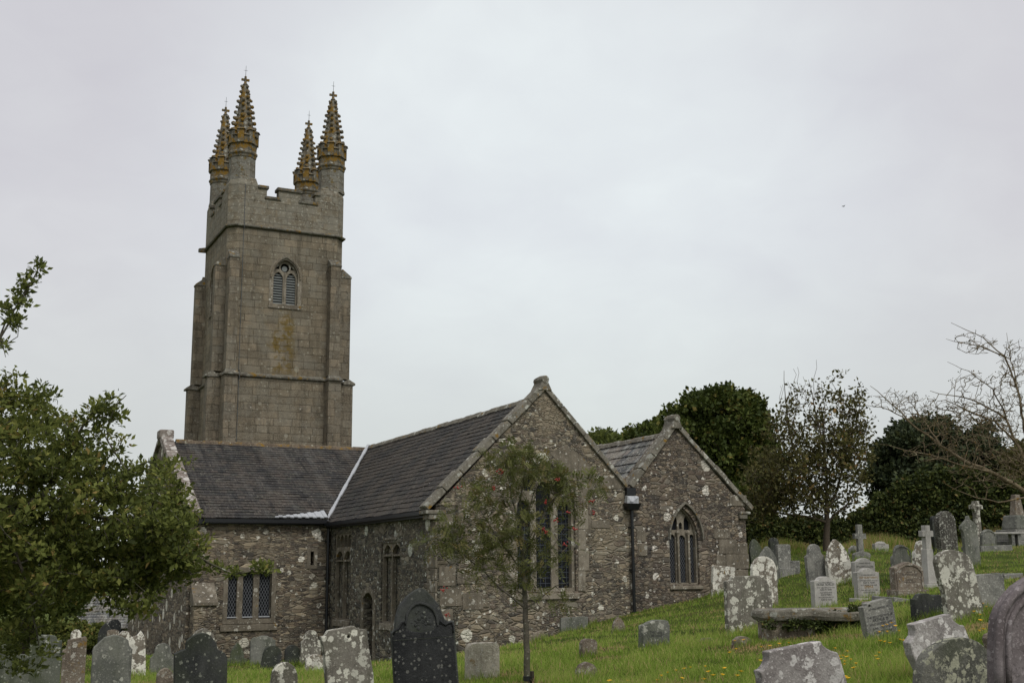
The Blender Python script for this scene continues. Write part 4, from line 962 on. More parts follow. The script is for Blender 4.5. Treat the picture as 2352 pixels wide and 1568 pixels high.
def arc(cx, cz, rx, rz, a0, a1, n): return [(cx+rx*math.cos(math.radians(a0+(a1-a0)*i/n)), cz+rz*math.sin(math.radians(a0+(a1-a0)*i/n))) for i in range(n+1)]
def profile(kind, w, h):
    a = w/2
    if kind == 'round': return [(-a, 0), (a, 0)]+arc(0, h-a, a, a, 0, 180, 14)
    if kind == 'low': return [(-a, 0), (a, 0)]+arc(0, h-a*.6, a, a*.6, 0, 180, 12)
    if kind == 'tall': return [(-a*.97, 0), (a*.97, 0)]+arc(0, h-a*1.15, a, a*1.15, 0, 180, 14)
    if kind == 'gothic': return arch(-a, a, 0, h-w*.95, h, 9)
    if kind == 'seg': return [(-a, 0), (a, 0)]+arc(0, h-a*.35, a, a*.35, 8, 172, 10)
    if kind == 'flat': return [(-a, 0), (a, 0), (a, h-.03), (a-.03, h), (-a+.03, h-.01), (-a, h-.04)]
    if kind == 'slope': return [(-a, 0), (a, 0), (a, h), (a*.5, h-.005), (-a, h-.07)]
    if kind == 'softflat': return [(-a, 0), (a, 0)]+arc(a-.09, h-.09, .09, .09, 0, 90, 4)+arc(0, h-.03, a*.7, .03, 60, 120, 3)+arc(-a+.09, h-.1, .09, .09, 90, 180, 4)
    if kind == 'shoulder':
        s = a*.66; return [(-a, 0), (a, 0), (a, h-s-.16), (a-.02, h-s-.12), (s+.04, h-s-.10), (s, h-s-.03)]+arc(0, h-s, s, s, 0, 180, 12)+[(-s, h-s-.03), (-s-.04, h-s-.10), (-a+.02, h-s-.12), (-a, h-s-.16)]
    if kind == 'serp': return [(-a, 0), (a, 0), (a, h-.11), (a-.02, h-.095), (a*.62, h-.085), (a*.42, h-.03), (a*.16, h-.003), (0, h), (-a*.16, h-.003), (-a*.42, h-.03), (-a*.62, h-.085), (-a+.02, h-.095), (-a, h-.11)]
    if kind == 'peak': return [(-a, 0), (a, 0), (a, h-.13), (a*.5, h-.06), (0, h), (-a*.5, h-.06), (-a, h-.13)]
    if kind == 'gshoulder':
        s = a*.72; return [(-a, 0), (a, 0), (a, h-w*.85), (a*.93, h-w*.80), (s, h-w*.80)]+arch(-s, s, 0, h-w*.78, h, 8)[3:-1]+[(-s, h-w*.80), (-a*.93, h-w*.80), (-a, h-w*.85)]
    if kind == 'wavy': return [(-a, 0), (a, 0), (a, h-.13), (a*.82, h-.12), (a*.7, h-.06), (a*.5, h-.05), (a*.32, h-.01), (0, h), (-a*.3, h-.01), (-a*.5, h-.05), (-a*.66, h-.03), (-a*.86, h-.06), (-a, h-.14)]
    if kind == 'ogee': return [(-a*.82, 0), (a*.92, 0), (a*.95, h*.62), (a*.86, h*.68), (a, h*.74), (a*.92, h*.82), (a*.5, h*.89), (a*.16, h*.93), (.02, h), (-.02, h), (-a*.16, h*.93), (-a*.5, h*.89), (-a*.95, h*.82), (-a, h*.76), (-a*.80, h*.70), (-a*.78, h*.62)]
    if kind == 'notch':   # flat top with concave cut shoulders, as the lichened slates in front
        p = [(-a, 0), (a, 0), (a, h-w*.26)]; p += [(a*.86, h-w*.25)]+[(a*.62+a*.24*math.cos(math.radians(t_)), h-w*.25+w*.0+ (w*.25)*(1-math.cos(math.radians(90-t_)))) for t_ in (20, 45, 70)]
        p += [(a*.60, h), (-a*.60, h)]+[(-a*.62-a*.30*math.cos(math.radians(t_)), h-w*.30+(w*.30)*(1-math.cos(math.radians(90-t_)))) for t_ in (70, 45, 20)]+[(-a*.98, h-w*.32), (-a, h-w*.40)]
        return p
    if kind == 'step': return [(-a, 0), (a, 0), (a, h-.10), (a*.72, h-.10), (a*.6, h-.03), (a*.3, h), (-a*.55, h), (-a*.62, h-.05), (-a*.8, h-.09), (-a, h-.11)]
    if kind == 'drop': return [(-a, 0), (a, 0), (a, h-.05), (a*.9, h-.01), (-a*.62, h-.06), (-a*.66, h-.14), (-a*.8, h-.19), (-a, h-.20)]
    raise KeyError(kind)
B_AX = np.array([math.cos(PHI), math.sin(PHI)])
STONES = []
def stone(x0, x1, yt, yb, Y, kind, mat, lean=0, label='', yaw=None, th=None, cat='headstone', name='headstone', back=0., panel=None, lines=None, plinth=0, group=None, hole=None, col='letter', prof=None, recess=None, poly=None):
    cxp = (x0+x1)/2; base = at(cxp, yb, Y); yw = PHI-.06 if yaw is None else math.radians(yaw)
    top = at(cxp, yt, Y); h = float(top[2]-base[2])
    d = np.array([math.cos(yw), math.sin(yw)]); p0 = proj((base[0]-d[0]*.5, base[1]-d[1]*.5, base[2])); p1 = proj((base[0]+d[0]*.5, base[1]+d[1]*.5, base[2]))
    th = th or min(.13, .07+.004*Y)
    ln = abs(math.radians(lean)); wpx = (x1-x0); w = wpx/(p1[0]-p0[0])
    if ln: w = max(w*.6, (w-h*math.sin(ln)*.75)); h = h/math.cos(ln)*.98 if h < 1.3 else h
    w = max(.16, w-th*math.sin(yw)*.8)
    o = empty(name, tuple(base), yw); tag(o, label, cat, group)
    o.rotation_euler = (math.radians(back), math.radians(lean), yw)
    if poly:
        o.rotation_euler = (0, 0, yw); P_ = []; nrm = np.array([-d[1], d[0]]); lo = max(y for _, y in poly)
        for x_, y_ in poly:
            q = ray(x_, y_); t_ = (nrm @ base[:2])/(nrm @ q[:2]); q = q*t_; P_.append((float(d @ (q[:2]-base[:2])), 0 if y_ == lo else float(q[2]-base[2])))
        xs_ = [p[0] for p in P_]; w = max(xs_)-min(xs_); h = max(p[1] for p in P_)
    elif prof: P_ = [(x*w, z*h) for x, z in prof]
    else: P_ = profile(kind, w, h)
    r = random.Random(int(x0*7+yt)); zb = -.45
    P_ = [(x*1.0, zb if z == 0 else z+r.uniform(-.006, .006)) for x, z in P_]
    fn = lambda a, b, d: (a, d, b)
    hs = []
    if hole: hx, hz, hr = hole; hs = [list(reversed([(hx*w+hr*math.cos(k*math.pi/5), hz*h+hr*math.sin(k*math.pi/5)) for k in range(10)]))]
    s = MB().prism([P_]+hs, -th/2, th/2, fn).build('slab', M[mat], o, bevel=.012)
    if panel:           # carved raised border round a sunk panel, or arch moulding
        q = [(x*w, z*h) for x, z in panel]; MB().prism([grow_out(q, .035), list(reversed(q))], -th/2-.022, -th/2+.004, fn).build('moulding', M[mat], o, bevel=.008)
    if plinth: MB().box(-w/2-plinth, w/2+plinth, -th/2-.12, th/2+.10, -.3, .10).build('plinth', M[mat], o, bevel=.015)
    if lines: inscribe(o, lines, w, h, th, col)
    STONES.append((base, o, w, h)); return o
def inscribe(o, lines, w, h, th, col):
    """lines: (text, z fraction, width fraction[, colour]); cut lettering filled dark"""
    by = {}
    for ln in lines:
        txt, zf, wf = ln[:3]; c = ln[3] if len(ln) > 3 else col
        cu = bpy.data.curves.new('txt', 'FONT'); cu.body = txt; cu.align_x = 'CENTER'; cu.size = 1.; cu.resolution_u = 2; cu.extrude = 0.; cu.space_character = 1.05
        ob = bpy.data.objects.new('txt', cu); COL.objects.link(ob); bpy.context.view_layer.update()
        me = bpy.data.meshes.new_from_object(ob.evaluated_get(bpy.context.evaluated_depsgraph_get()))
        n = len(me.vertices); co = np.zeros(n*3, np.float32); me.vertices.foreach_get('co', co); co = co.reshape(-1, 3)
        s = wf*w/max(1e-3, co[:, 0].max()-co[:, 0].min()); sz = min(s, .085)
        V_ = np.stack([(co[:, 0]-(co[:, 0].max()+co[:, 0].min())/2)*s, np.full(n, -th/2-.004), zf*h+co[:, 1]*min(s*1.15, .10)], 1)
        fs = [tuple(p.vertices) for p in me.polygons]; by.setdefault(c, MB()).add(V_, fs)
        bpy.data.objects.remove(ob); bpy.data.curves.remove(cu); bpy.data.meshes.remove(me)
    for c, mb in by.items():
        me = bpy.data.meshes.new('inscription'); me.from_pydata(mb.v, [], mb.f); me.update(); me.materials.append(M[c])
        ob = bpy.data.objects.new('inscription', me); COL.objects.link(ob); ob.parent = o
GL = 'gravestones crowded in front of the transept'; GW = 'gravestones along the church wall'; GR = 'gravestones on the right-hand slope'; GF = 'gravestones in the foreground grass'
INNER = [(-.42,.06),(.42,.06),(.42,.66),(.30,.80),(.12,.88),(-.12,.88),(-.30,.80),(-.42,.66)]
# --- left foreground, shaded by the tree
stone(-30, 42, 1478, 1600, 22, 'shoulder', 'h_green', 0, 'green-grey slate headstone cut by the left picture edge under the tree', group=GL)
stone(57, 138, 1457, 1600, 20, 'step', 'h_green', 0, 'wide green-grey slate headstone with stepped top beside the red-brown one', group=GL)
stone(14, 66, 1500, 1590, 19, 'low', 'h_green', 3, 'low greenish headstone half hidden by dark leaves, second from the left edge', group=GL)
stone(133, 195, 1459, 1605, 18, 'drop', 'h_brown', 0, 'tall red-brown flat-topped headstone with one yellow flower before it', group=GL)
stone(155, 184, 1445, 1540, 25, 'round', 'h_lich2', 0, 'narrow rounded lichen-white headstone rising behind the red-brown one', group=GL)
stone(201, 300, 1457, 1630, 16, 'seg', 'h_grey', 0, 'broad smooth grey headstone with curved top and a small dark hole', group=GL, prof=[(-.5,0),(.5,0),(.5,.80),(.42,.85),(.38,.93),(.2,.985),(.0,1.),(-.2,.97),(-.35,.90),(-.47,.84),(-.5,.80)])
stone(262, 340, 1443, 1549, 24, 'round', 'h_lich2', -2, 'headstone blotched all over with white lichen, beside the smooth grey one', group=GL, prof=[(-.5,0),(.5,0),(.46,.4),(.44,.8),(.3,.97),(.16,.86),(.0,.84),(-.12,.97),(-.3,.99),(-.44,.90),(-.48,.8)])
stone(221, 258, 1430, 1500, 34, 'gothic', 'h_dark', 0, 'pointed dark slate headstone in front of the clipped hedge', group=GL)
stone(243, 276, 1421, 1500, 36, 'round', 'h_black', 0, 'almost black round-topped headstone behind the pointed dark one', group=GL)
stone(240, 272, 1445, 1510, 30, 'seg', 'h_brown', 0, 'small brown curved-top headstone behind the white-blotched one', group=GL)
stone(341, 402, 1476, 1548, 27, 'shoulder', 'h_grey', 0, 'grey shouldered headstone left of the tall dark shouldered one', group=GL)
stone(354, 399, 1534, 1600, 15, 'round', 'h_brown', 0, 'small rough brown rounded footstone at the bottom edge', group=GL, name='footstone', cat='footstone')
stone(401, 520, 1452, 1660, 14, 'shoulder', 'h_dark', 0, 'large dark greenish headstone with round head and square shoulders', group=GL, poly=[(403,1660),(400,1501),(412,1494),(425.6,1489),(428,1472),(441,1459),(452,1454),(463,1452),(474,1454),(483,1459),(495,1475),(498,1490),(514,1497),(520.5,1507),(520,1660)], prof=[(-.5,0),(.5,0),(.5,.77),(.42,.80),(.36,.83),(.34,.90),(.24,.97),(.08,1.),(-.08,1.),(-.22,.97),(-.31,.90),(-.33,.84),(-.44,.81),(-.5,.77)])
stone(418, 503, 1443, 1600, 17.5, 'shoulder', 'h_lich', 0, 'lichened pale headstone showing as a rim behind the large dark greenish one', group=GL)
stone(520, 567, 1475, 1532, 36, 'gshoulder', 'h_green', 0, 'small green slate headstone with blunt point beside the transept wall', group=GW)
stone(572, 632, 1459, 1528, 37, 'wavy', 'h_grey', 0, 'grey slate headstone with scalloped top leaning on the transept wall', group=GW)
stone(594, 646, 1481, 1531, 33, 'round', 'h_dark', 9, 'dark rounded slate headstone tilting to the right', group=GW)
stone(652, 689, 1480, 1518, 37, 'round', 'h_dark', 0, 'low dark rounded slate headstone right of the tilting dark one', group=GW)
stone(689, 737, 1446, 1519, 37, 'shoulder', 'h_lich', 0, 'pale lichened shouldered headstone against the transept wall by the downpipe', group=GW)
stone(699, 746, 1502, 1557, 25, 'low', 'h_lich2', 0, 'small whitish rounded headstone behind the leaning slab with a hole', group=GL)
stone(609, 690, 1518, 1640, 16, 'shoulder', 'h_lich', 0, 'low round-headed headstone ringed with pale lichen at the bottom edge', group=GL, prof=[(-.5,0),(.5,0),(.5,.55),(.42,.56),(.40,.75),(.3,.9),(.12,.99),(-.05,1.),(-.22,.95),(-.36,.82),(-.40,.62),(-.5,.55)])
stone(736, 858, 1437, 1650, 14, 'drop', 'h_lich', -4, 'broad slanting headstone with a drilled hole and big lichen blotches', group=GL, hole=(-.02,.885,.020), poly=[(752,1650),(748,1565),(743,1503),(735,1460),(745,1459),(749,1452),(753,1447),(811,1436),(816,1440),(839.5,1444),(844,1481),(855,1547),(862,1650)], prof=[(-.46,0),(.54,0),(.50,.5),(.47,.94),(.36,.955),(.18,.99),(-.1,.955),(-.34,.93),(-.36,.89),(-.42,.86),(-.5,.855),(-.49,.5)])
# black gothic slate: two-layer outline with scrolled shoulders and carved arch
BP = [(909,1665),(905,1568),(898,1453),(906,1444),(907,1428),(909,1414),(916,1390),(934,1368),(950,1357),(966,1349),(977,1356),(988,1365),(1005,1387),(1014,1409),(1020,1422),(1030,1426),(1041,1424),(1043,1451),(1052,1568),(1058,1665)]
o = stone(898, 1050, 1350, 1665, 14, 'gothic', 'h_arch', 0, 'tall near-black slate headstone with pointed arch head and scrolled shoulders', group=GL, th=.11, yaw=17, poly=BP,
  prof=[(-.46,0),(.5,0),(.49,.70),(.49,.735),(.44,.765),(.38,.755),(.33,.78),(.32,.84),(.26,.90),(.14,.96),(-.02,1.),(-.18,.955),(-.31,.89),(-.40,.81),(-.42,.765),(-.44,.73),(-.50,.715),(-.5,.69)])
w_, h_ = STONES[-1][2:]
fn = lambda a, b, d: (a, d, b)
bs_ = STONES[-1][0]; d_ = np.array([math.cos(math.radians(17)), math.sin(math.radians(17))]); n_ = np.array([-d_[1], d_[0]])
def bq(x, y, off=.055):
    q = ray(x, y); b = bs_[:2]-n_*off; q = q*((n_ @ b)/(n_ @ q[:2])); return (float(d_ @ (q[:2]-bs_[:2])), float(q[2]-bs_[2]))
A1 = [bq(*p) for p in [(928,1442),(930,1425),(932,1409),(942,1391),(952,1384),(963,1381),(975,1383),(985,1388),(997,1398),(1005,1414),(1008,1436)]]
cx0, cz0 = bq(968,1440); A0 = [(cx0+(x-cx0)*.87, cz0+(z-cz0)*.90) for x, z in A1]
LP = [bq(*p) for p in [(911,1650),(907,1568),(900.5,1455),(909,1445),(917,1440),(924,1430),(930,1430),(932,1440),(940,1448),(968,1452),(996,1446),(1006,1436),(1020,1432),(1030,1430),(1039,1428),(1041,1451),(1050,1568),(1056,1650)]]
MB().prism([LP], -.072, -.053, fn).build('inscribed_panel', M['h_black'], o, bevel=.008)
MB().prism([A1+list(reversed(A0))], -.079, -.05, fn).build('carved_arch', M['h_dark'], o, bevel=.008)
mb = MB()
for s in (-1, 1):
    Q = [(902,1454),(908,1446),(915,1443),(919,1435),(923,1428),(929,1427),(931,1434)] if s < 0 else [(1040,1452),(1040,1436),(1036,1428),(1028,1430),(1022,1434),(1015,1430),(1010,1424)]
    mb.tube([(a_, -.078, b_) for a_, b_ in [bq(*p) for p in Q]], .012, 6)
mb.build('scroll', M['h_black'], o, smooth=True)
r = random.Random(4); mb = MB()
for i in range(26):
    a = r.uniform(0, 6.28); q = r.uniform(.02, .13); c_ = bq(969, 1421); mb.blob((c_[0]+q*math.cos(a)*1.05, -.056, c_[1]+q*math.sin(a)*.9), r.uniform(.010, .024), (1, .5, 1))
mb.build('carved_foliage', M['h_dark'], o)
MB().prism([[bq(903,1470), bq(1042,1461), bq(1042,1460), bq(903,1469)]], -.076, -.070, fn).build('carved_line', M['h_dark'], o)

stone(1068, 1147, 1474, 1552, 18, 'softflat', 'h_pale', 0, 'squat pale rough granite headstone beside the black slate one', group=GF, th=.16)
stone(1220, 1254, 1448, 1484, 30, 'round', 'h_brown', 3, 'small rounded brown footstone behind the rowan trunk', group=GF, name='footstone', cat='footstone')
stone(1284, 1350, 1413, 1458, 37.2, 'slope', 'h_grey', 3, 'grey slab leaning against the gable wall under the big window', group=GW)
stone(1349, 1368, 1415, 1432, 37.6, 'flat', 'h_brown', 0, 'tiny brown stone at the foot of the gable wall', group=GW, name='footstone', cat='footstone')
stone(1405, 1436, 1416, 1446, 29, 'gothic', 'h_brown', 0, 'small brown pointed footstone in the grass left of the downpipe', group=GF, name='footstone', cat='footstone')
stone(1332, 1371, 1465, 1503, 21, 'low', 'h_brown', 0, 'small knobbly footstone with dark hollow, upper of two beside the rowan', group=GF, name='footstone', cat='footstone')
stone(1321, 1371, 1519, 1563, 17, 'round', 'h_brown', 2, 'rounded brown footstone nearest the bottom edge right of the rowan', group=GF, name='footstone', cat='footstone')
stone(1467, 1537, 1421, 1487, 22, 'serp', 'h_grey', 3, 'low thick grey headstone with curved top alone in the open grass', group=GF, th=.2, lines=[('THY WILL', .50, .55), ('BE DONE', .40, .4)], prof=[(-.5,0),(.5,0),(.49,.8),(.42,.97),(.3,1.),(.0,.99),(-.2,.93),(-.36,.82),(-.5,.78)])
stone(1608, 1643, 1463, 1488, 22, 'low', 'h_brown', 0, 'smallest footstone with a white lichen cap, in grass before the tall spotted slab', group=GF, name='footstone', cat='footstone')
stone(1682, 1728, 1460, 1493, 20, 'low', 'h_brown', 3, 'round-topped footstone with yellow flowers around it, left of the table tomb', group=GF, name='footstone', cat='footstone')
stone(1668, 1775, 1321, 1445, 24, 'slope', 'h_lich', 0, 'large flat-topped brown-grey headstone with lichen discs behind the table tomb', group=GR, prof=[(-.5,0),(.5,0),(.5,.70),(.36,.97),(.34,1.),(-.36,.985),(-.38,.92),(-.5,.90)])
stone(1629, 1687, 1298, 1381, 38, 'flat', 'h_lich2', 6, 'white-blotched square slab leaning by the chapel corner', group=GW)
stone(1727, 1786, 1277, 1374, 31, 'round', 'h_lich2', 0, 'round-topped headstone covered with white lichen right of the chapel corner', group=GR)
stone(1741, 1788, 1254, 1335, 36, 'gothic', 'h_grey', 0, 'grey pointed headstone behind the white lichened round one', group=GR)
stone(1721, 1755, 1236, 1292, 43, 'gothic', 'h_green', -6, 'greenish pointed headstone farthest left behind the chapel corner', group=GR)
stone(1768, 1790, 1234, 1300, 40, 'round', 'h_dark', 0, 'narrow dark round-headed headstone before the bushes', group=GR)
stone(1785, 1817, 1249, 1312, 38, 'flat', 'h_rough', 0, 'pale square-topped headstone on a low plinth near the chapel corner', group=GR, plinth=.06, recess=1)
stone(1817, 1836, 1266, 1291, 46, 'serp', 'h_grey', 0, 'little grey headstone left of the half-bare tree trunk', group=GR)
stone(1853, 1900, 1247, 1343, 34, 'shoulder', 'h_rough', -3, 'tall grey speckled headstone with round head, left of the white-blotched pointed one', group=GR)
stone(1899, 1963, 1236, 1341, 34, 'gothic', 'h_lich2', -6, 'pointed headstone patched white with lichen in front of the small tree trunk', group=GR)
stone(1951, 1972, 1252, 1286, 43, 'serp', 'h_white', 0, 'small pale headstone at the foot of the grey cross', group=GR)
stone(1960, 2001, 1266, 1300, 40, 'seg', 'h_rough', 0, 'low rough grey headstone just in front of the grey cross', group=GR)
LN = [('IN LOVING MEMORY', .80, .62), ('FRANK BORLEY', .725, .80), ('WHO DIED APRIL 27TH 1990', .65, .80), ('AGED 78 YEARS', .585, .55), ('ALSO OF HIS WIFE', .50, .55), ('ALICE MARY', .43, .5), ('WHO DIED JANUARY 1ST', .36, .70), ('AGED 82 YEARS', .29, .5)]
LN2 = [('LOVING MEMORY OF', .78, .62), ('OUR DEAR PARENTS', .70, .84, 'letter_gold'), ('WHO DIED AUGUST 18TH 1960', .62, .80), ('AGED 81 YEARS', .55, .55), ('ALSO HIS BELOVED WIFE', .48, .75), ('EMMA', .41, .40, 'letter_gold'), ('WHO DIED OCT 17TH 1968', .34, .75), ('AGED 84 YEARS', .27, .55)]
stone(1960, 2010, 1281, 1348, 33, 'serp', 'h_white', 0, 'pale curved-top headstone directly behind the one with gold lines', group=GR, th=.16, lines=[('LOVING MEMORY', .80, .6), ('WILLIAM COLLINS', .68, .84), ('WHO DIED 1937', .57, .5)])
stone(1966, 2020, 1304, 1382, 30, 'serp', 'h_white', 0, 'pale curved-top headstone with two gold lines of lettering on a stone base', group=GR, th=.17, plinth=.09, lines=LN2)
stone(1867, 1922, 1323, 1400, 28, 'serp', 'h_white', 0, 'pale dressed headstone with black lettering standing behind the table tomb', group=GR, th=.16, lines=LN)
stone(2006, 2041, 1242, 1284, 44, 'serp', 'h_white', 2, 'whitest small headstone standing alone below the hedge', group=GR, th=.17, lines=[('IN MEMORY', .8, .5), ('OF', .7, .12), ('AT REST', .5, .4)])
stone(2048, 2092, 1250, 1300, 33, 'shoulder', 'h_grey', 0, 'grey shouldered headstone just behind the larger one with a sunk panel', group=GR, panel=INNER)
stone(2050, 2120, 1290, 1363, 28, 'peak', 'h_brown', 0, 'wide brown-grey headstone with sunk curved panel and worn lettering', group=GR, th=.2, panel=INNER, plinth=.03, lines=[('SACRED', .66, .2), ('TO THE MEMORY OF', .58, .5), ('WHO DIED', .42, .25), ('AGED 70 YEARS', .34, .4)])
stone(2097, 2140, 1239, 1335, 32, 'shoulder', 'h_lich2', 3, 'slim round-headed headstone blotched orange and white, left of the white cross', group=GR)
stone(2155, 2200, 1173, 1270, 42, 'tall', 'h_spot', -2, 'tallest round-headed dark headstone freckled with white lichen', group=GR, th=.25)
stone(2144, 2162, 1184, 1272, 43.5, 'tall', 'h_dark', -2, 'dark slab hidden behind the tallest freckled headstone', group=GR)
stone(2147, 2256, 1261, 1416, 20, 'gothic', 'h_lich', -13, 'big slate headstone leaning left with broad cream lichen patches', group=GR, th=.12, poly=[(2180,1425),(2166,1364),(2156,1332),(2147,1291),(2150,1276),(2161,1267.5),(2180,1261),(2207,1267),(2219,1276),(2227.6,1290),(2236,1318.5),(2244.6,1357.6),(2250,1378),(2258,1425)], prof=[(-.5,0),(.5,0),(.5,.72),(.42,.84),(.25,.95),(-.1,1.),(-.3,.96),(-.42,.90),(-.5,.86)])
stone(2213, 2256, 1184, 1310, 36, 'ogee', 'h_grey', -2, 'tall grey headstone with ogee tip and waisted sides', group=GR, th=.12)
stone(2252, 2288, 1214, 1256, 45, 'round', 'h_grey', 3, 'squat round-topped stone at the foot of the Celtic cross', group=GR, panel=INNER)
stone(2237, 2307, 1316, 1398, 21, 'softflat', 'h_rough', 2, 'wide flat-topped speckled headstone right of the big leaning slate', group=GR)
LN3 = [('LOVING MEMORY OF', .80, .66), ('THE BELOVED WIFE OF', .62, .84), ('ARTHUR M.', .54, .55), ('WHO ENTERED REST', .46, .75), ('JUNE 17TH 1927', .37, .6), ('AGED 73 YEARS', .28, .6)]
stone(1985, 2068, 1374, 1480, 19, 'flat', 'h_rough', -8, 'grey inscribed slab leaning left with yellow flowers before it, by the table tomb', group=GR, th=.13, hole=(-.28,.90,.022), lines=LN3, col='letter', prof=[(-.5,0),(.5,0),(.5,.95),(.32,.955),(.30,1.),(-.36,.97),(-.37,.90),(-.5,.90)])
stone(2097, 2167, 1361, 1428, 21, 'round', 'h_dark', 0, 'low dark slate headstone with uneven top behind the broken lichened one', group=GR, th=.14, prof=[(-.5,0),(.5,0),(.5,.78),(.40,.93),(.26,.95),(.14,.90),(0,.98),(-.2,1.),(-.34,.94),(-.42,.82),(-.5,.80)])
stone(2084, 2217, 1410, 1600, 13, 'notch', 'h_mauve', -10, 'pale lichened headstone with notched shoulders behind the dark arched one', group=GF, poly=[(2128,1625),(2106,1542),(2088,1504),(2081,1474),(2089,1465),(2093,1457),(2094,1446),(2090,1434),(2175,1410),(2179,1420),(2188,1430),(2196,1433),(2205,1434),(2217,1463),(2232,1520),(2252,1625)], prof=[(-.44,0),(.56,0),(.50,.45),(.46,.74),(.40,.78),(.30,.86),(.24,.98),(.20,1.),(-.38,.98),(-.40,.86),(-.44,.76),(-.52,.70),(-.50,.55)])
stone(2106, 2285, 1463, 1700, 9.5, 'round', 'h_moss', 0, 'broad round-headed mottled headstone with plain rim at bottom right', group=GF, poly=[(2106,1705),(2106,1568),(2107,1545),(2112,1525),(2119,1509),(2129.5,1495),(2142,1483),(2156,1475),(2172,1468),(2188,1464),(2204,1463.5),(2220,1466),(2236,1474),(2249,1484),(2261,1496),(2272.6,1513),(2280,1527),(2284,1539),(2286,1568),(2290,1705)])
stone(1738, 1938, 1470, 1700, 10.5, 'notch', 'h_mauve', -9, 'large leaning headstone with notched shoulders and pink-grey lichen, foreground', group=GF, poly=[(1752,1705),(1744,1580),(1742,1554),(1737,1539),(1746,1535),(1754,1528),(1758,1516),(1759,1506),(1757,1495),(1877,1470),(1882,1481),(1890,1488),(1902,1494),(1916,1497),(1922,1513),(1938,1568),(1965,1705)], prof=[(-.44,0),(.56,0),(.50,.40),(.45,.66),(.38,.70),(.28,.78),(.20,.90),(.14,1.),(-.38,.98),(-.38,.86),(-.43,.76),(-.54,.68),(-.50,.50)])
PP = [(2289,1800),(2287,1600),(2286,1530),(2285.6,1490),(2287,1455),(2290,1422),(2295,1404),(2302,1389),(2316,1367),(2337,1346),(2365,1326),(2395,1314),(2430,1330),(2462,1360),(2482,1400),(2494,1450),(2500,1530),(2504,1600),(2510,1800)]
o = stone(2284, 2490, 1314, 1800, 8.2, 'gothic', 'h_purple', 0, 'tall purple slate headstone with thick roll moulding at the right picture edge', group=GF, th=.16, poly=PP)
bs_ = STONES[-1][0]; d_ = np.array([math.cos(PHI-.06), math.sin(PHI-.06)]); n_ = np.array([-d_[1], d_[0]]); P_ = [bq(*p, .08) for p in PP]; c_ = bq(2395, 1500, .08)
MB().tube([(c_[0]+(x-c_[0])*.74, -.085, c_[1]+(z-c_[1])*.80) for x, z in P_ if z > .2], .022, 8).build('inner_moulding', M['h_purple'], o, smooth=True)

MB().tube([(c_[0]+(x-c_[0])*.94, -.085, c_[1]+(z-c_[1])*.95) for x, z in P_ if z > .2], .030, 8).build('roll_moulding', M['h_purple'], o, smooth=True)
stone(2273, 2290, 1452, 1482, 13, 'flat', 'h_brown', -12, 'broken stone stump tight against the purple headstone', group=GF, name='footstone', cat='footstone')
# ================================================================== CROSSES, TOMB, MONUMENT, KERBS
def cross(x, yt, yb, Y, army, armw, shw, mat, label, th=.13, yaw=None, steps=0, foot=None):
    base = at(x, yb, Y); top = at(x, yt, Y); yw = PHI-.06 if yaw is None else math.radians(yaw); k = Y/(F*math.cos(TH))*1.0
    k = np.linalg.norm(at(x+1, yb, Y)-at(x, yb, Y)); h = float(top[2]-base[2]); az = float(at(x, army, Y)[2]-base[2]); aw = armw*k/2*1.06; sw = shw*k/2
    o = empty('memorial_cross', tuple(base), yw); tag(o, label, 'memorial cross', 'memorial crosses on the slope')
    a = sw*.9
    P_ = [(-sw*1.15, .12 if steps else -.4), (sw*1.15, .12 if steps else -.4), (sw, az-a), (aw, az-a), (aw, az+a), (sw*.95, az+a), (sw*.95, h), (-sw*.95, h), (-sw*.95, az+a), (-aw, az+a), (-aw, az-a), (-sw, az-a)]
    MB().prism([P_], -th/2, th/2, lambda a_, b, d: (a_, d, b)).build('cross', M[mat], o, bevel=.012)
    z = .12*steps
    for i in range(steps):
        w = sw*1.5+.10*(steps-i)+.04; MB().box(-w, w, -w*.8, w*.8, (-.3 if i == 0 else .13*i), .13*(i+1)-.003).build('step', M[mat], o, bevel=.012)
    return o, k
cross(1976.5, 1204, 1275, 42.5, 1231, 31, 14, 'h_rough', 'grey weathered stone cross standing before the hedge')
o, k = cross(2136, 1206, 1352, 30, 1225, 30.5, 15.5, 'h_white', 'clean pale stone cross with a long tapering shaft on a stepped base', th=.15, steps=1)
MB().hexa([(-.13,-.12,.13),(.13,-.12,.13),(.13,.12,.13),(-.13,.12,.13),(-.10,-.10,.98),(.10,-.10,.98),(.10,.10,.98),(-.10,.10,.98)]).build('shaft_base', M['h_white'], o, bevel=.01)
# Celtic cross with ring
base = at(2249, 1262, 48); top = at(2249, 1150, 48); k = np.linalg.norm(at(2250, 1262, 48)-base); h = float(top[2]-base[2])
o = empty('celtic_cross', tuple(base), PHI-.1); tag(o, 'weathered Celtic cross with a ringed head, before the dark hedge', 'memorial cross', 'memorial crosses on the slope')
fn = lambda a, b, d: (a, d, b); hz_ = h-14*k*1.0; R_ = 11.5*k
MB().prism([[(-8.5*k, -.4), (8.5*k, -.4), (5.2*k, hz_-5*k), (15*k, hz_-5*k), (15*k, hz_+4.5*k), (5.5*k, hz_+5*k), (6.2*k, h), (-6.2*k, h), (-5.5*k, hz_+5*k), (-15*k, hz_+4.5*k), (-15*k, hz_-5*k), (-5.2*k, hz_-5*k)]], -.12, .12, fn).build('cross', M['h_lich'], o, bevel=.02)
MB().prism([[(R_*math.cos(t_), hz_+R_*math.sin(t_)) for t_ in [2*math.pi*i/24 for i in range(24)]], list(reversed([(R_*.70*math.cos(t_), hz_+R_*.70*math.sin(t_)) for t_ in [2*math.pi*i/24 for i in range(24)]]))], -.09, .09, fn).build('ring', M['h_lich'], o)
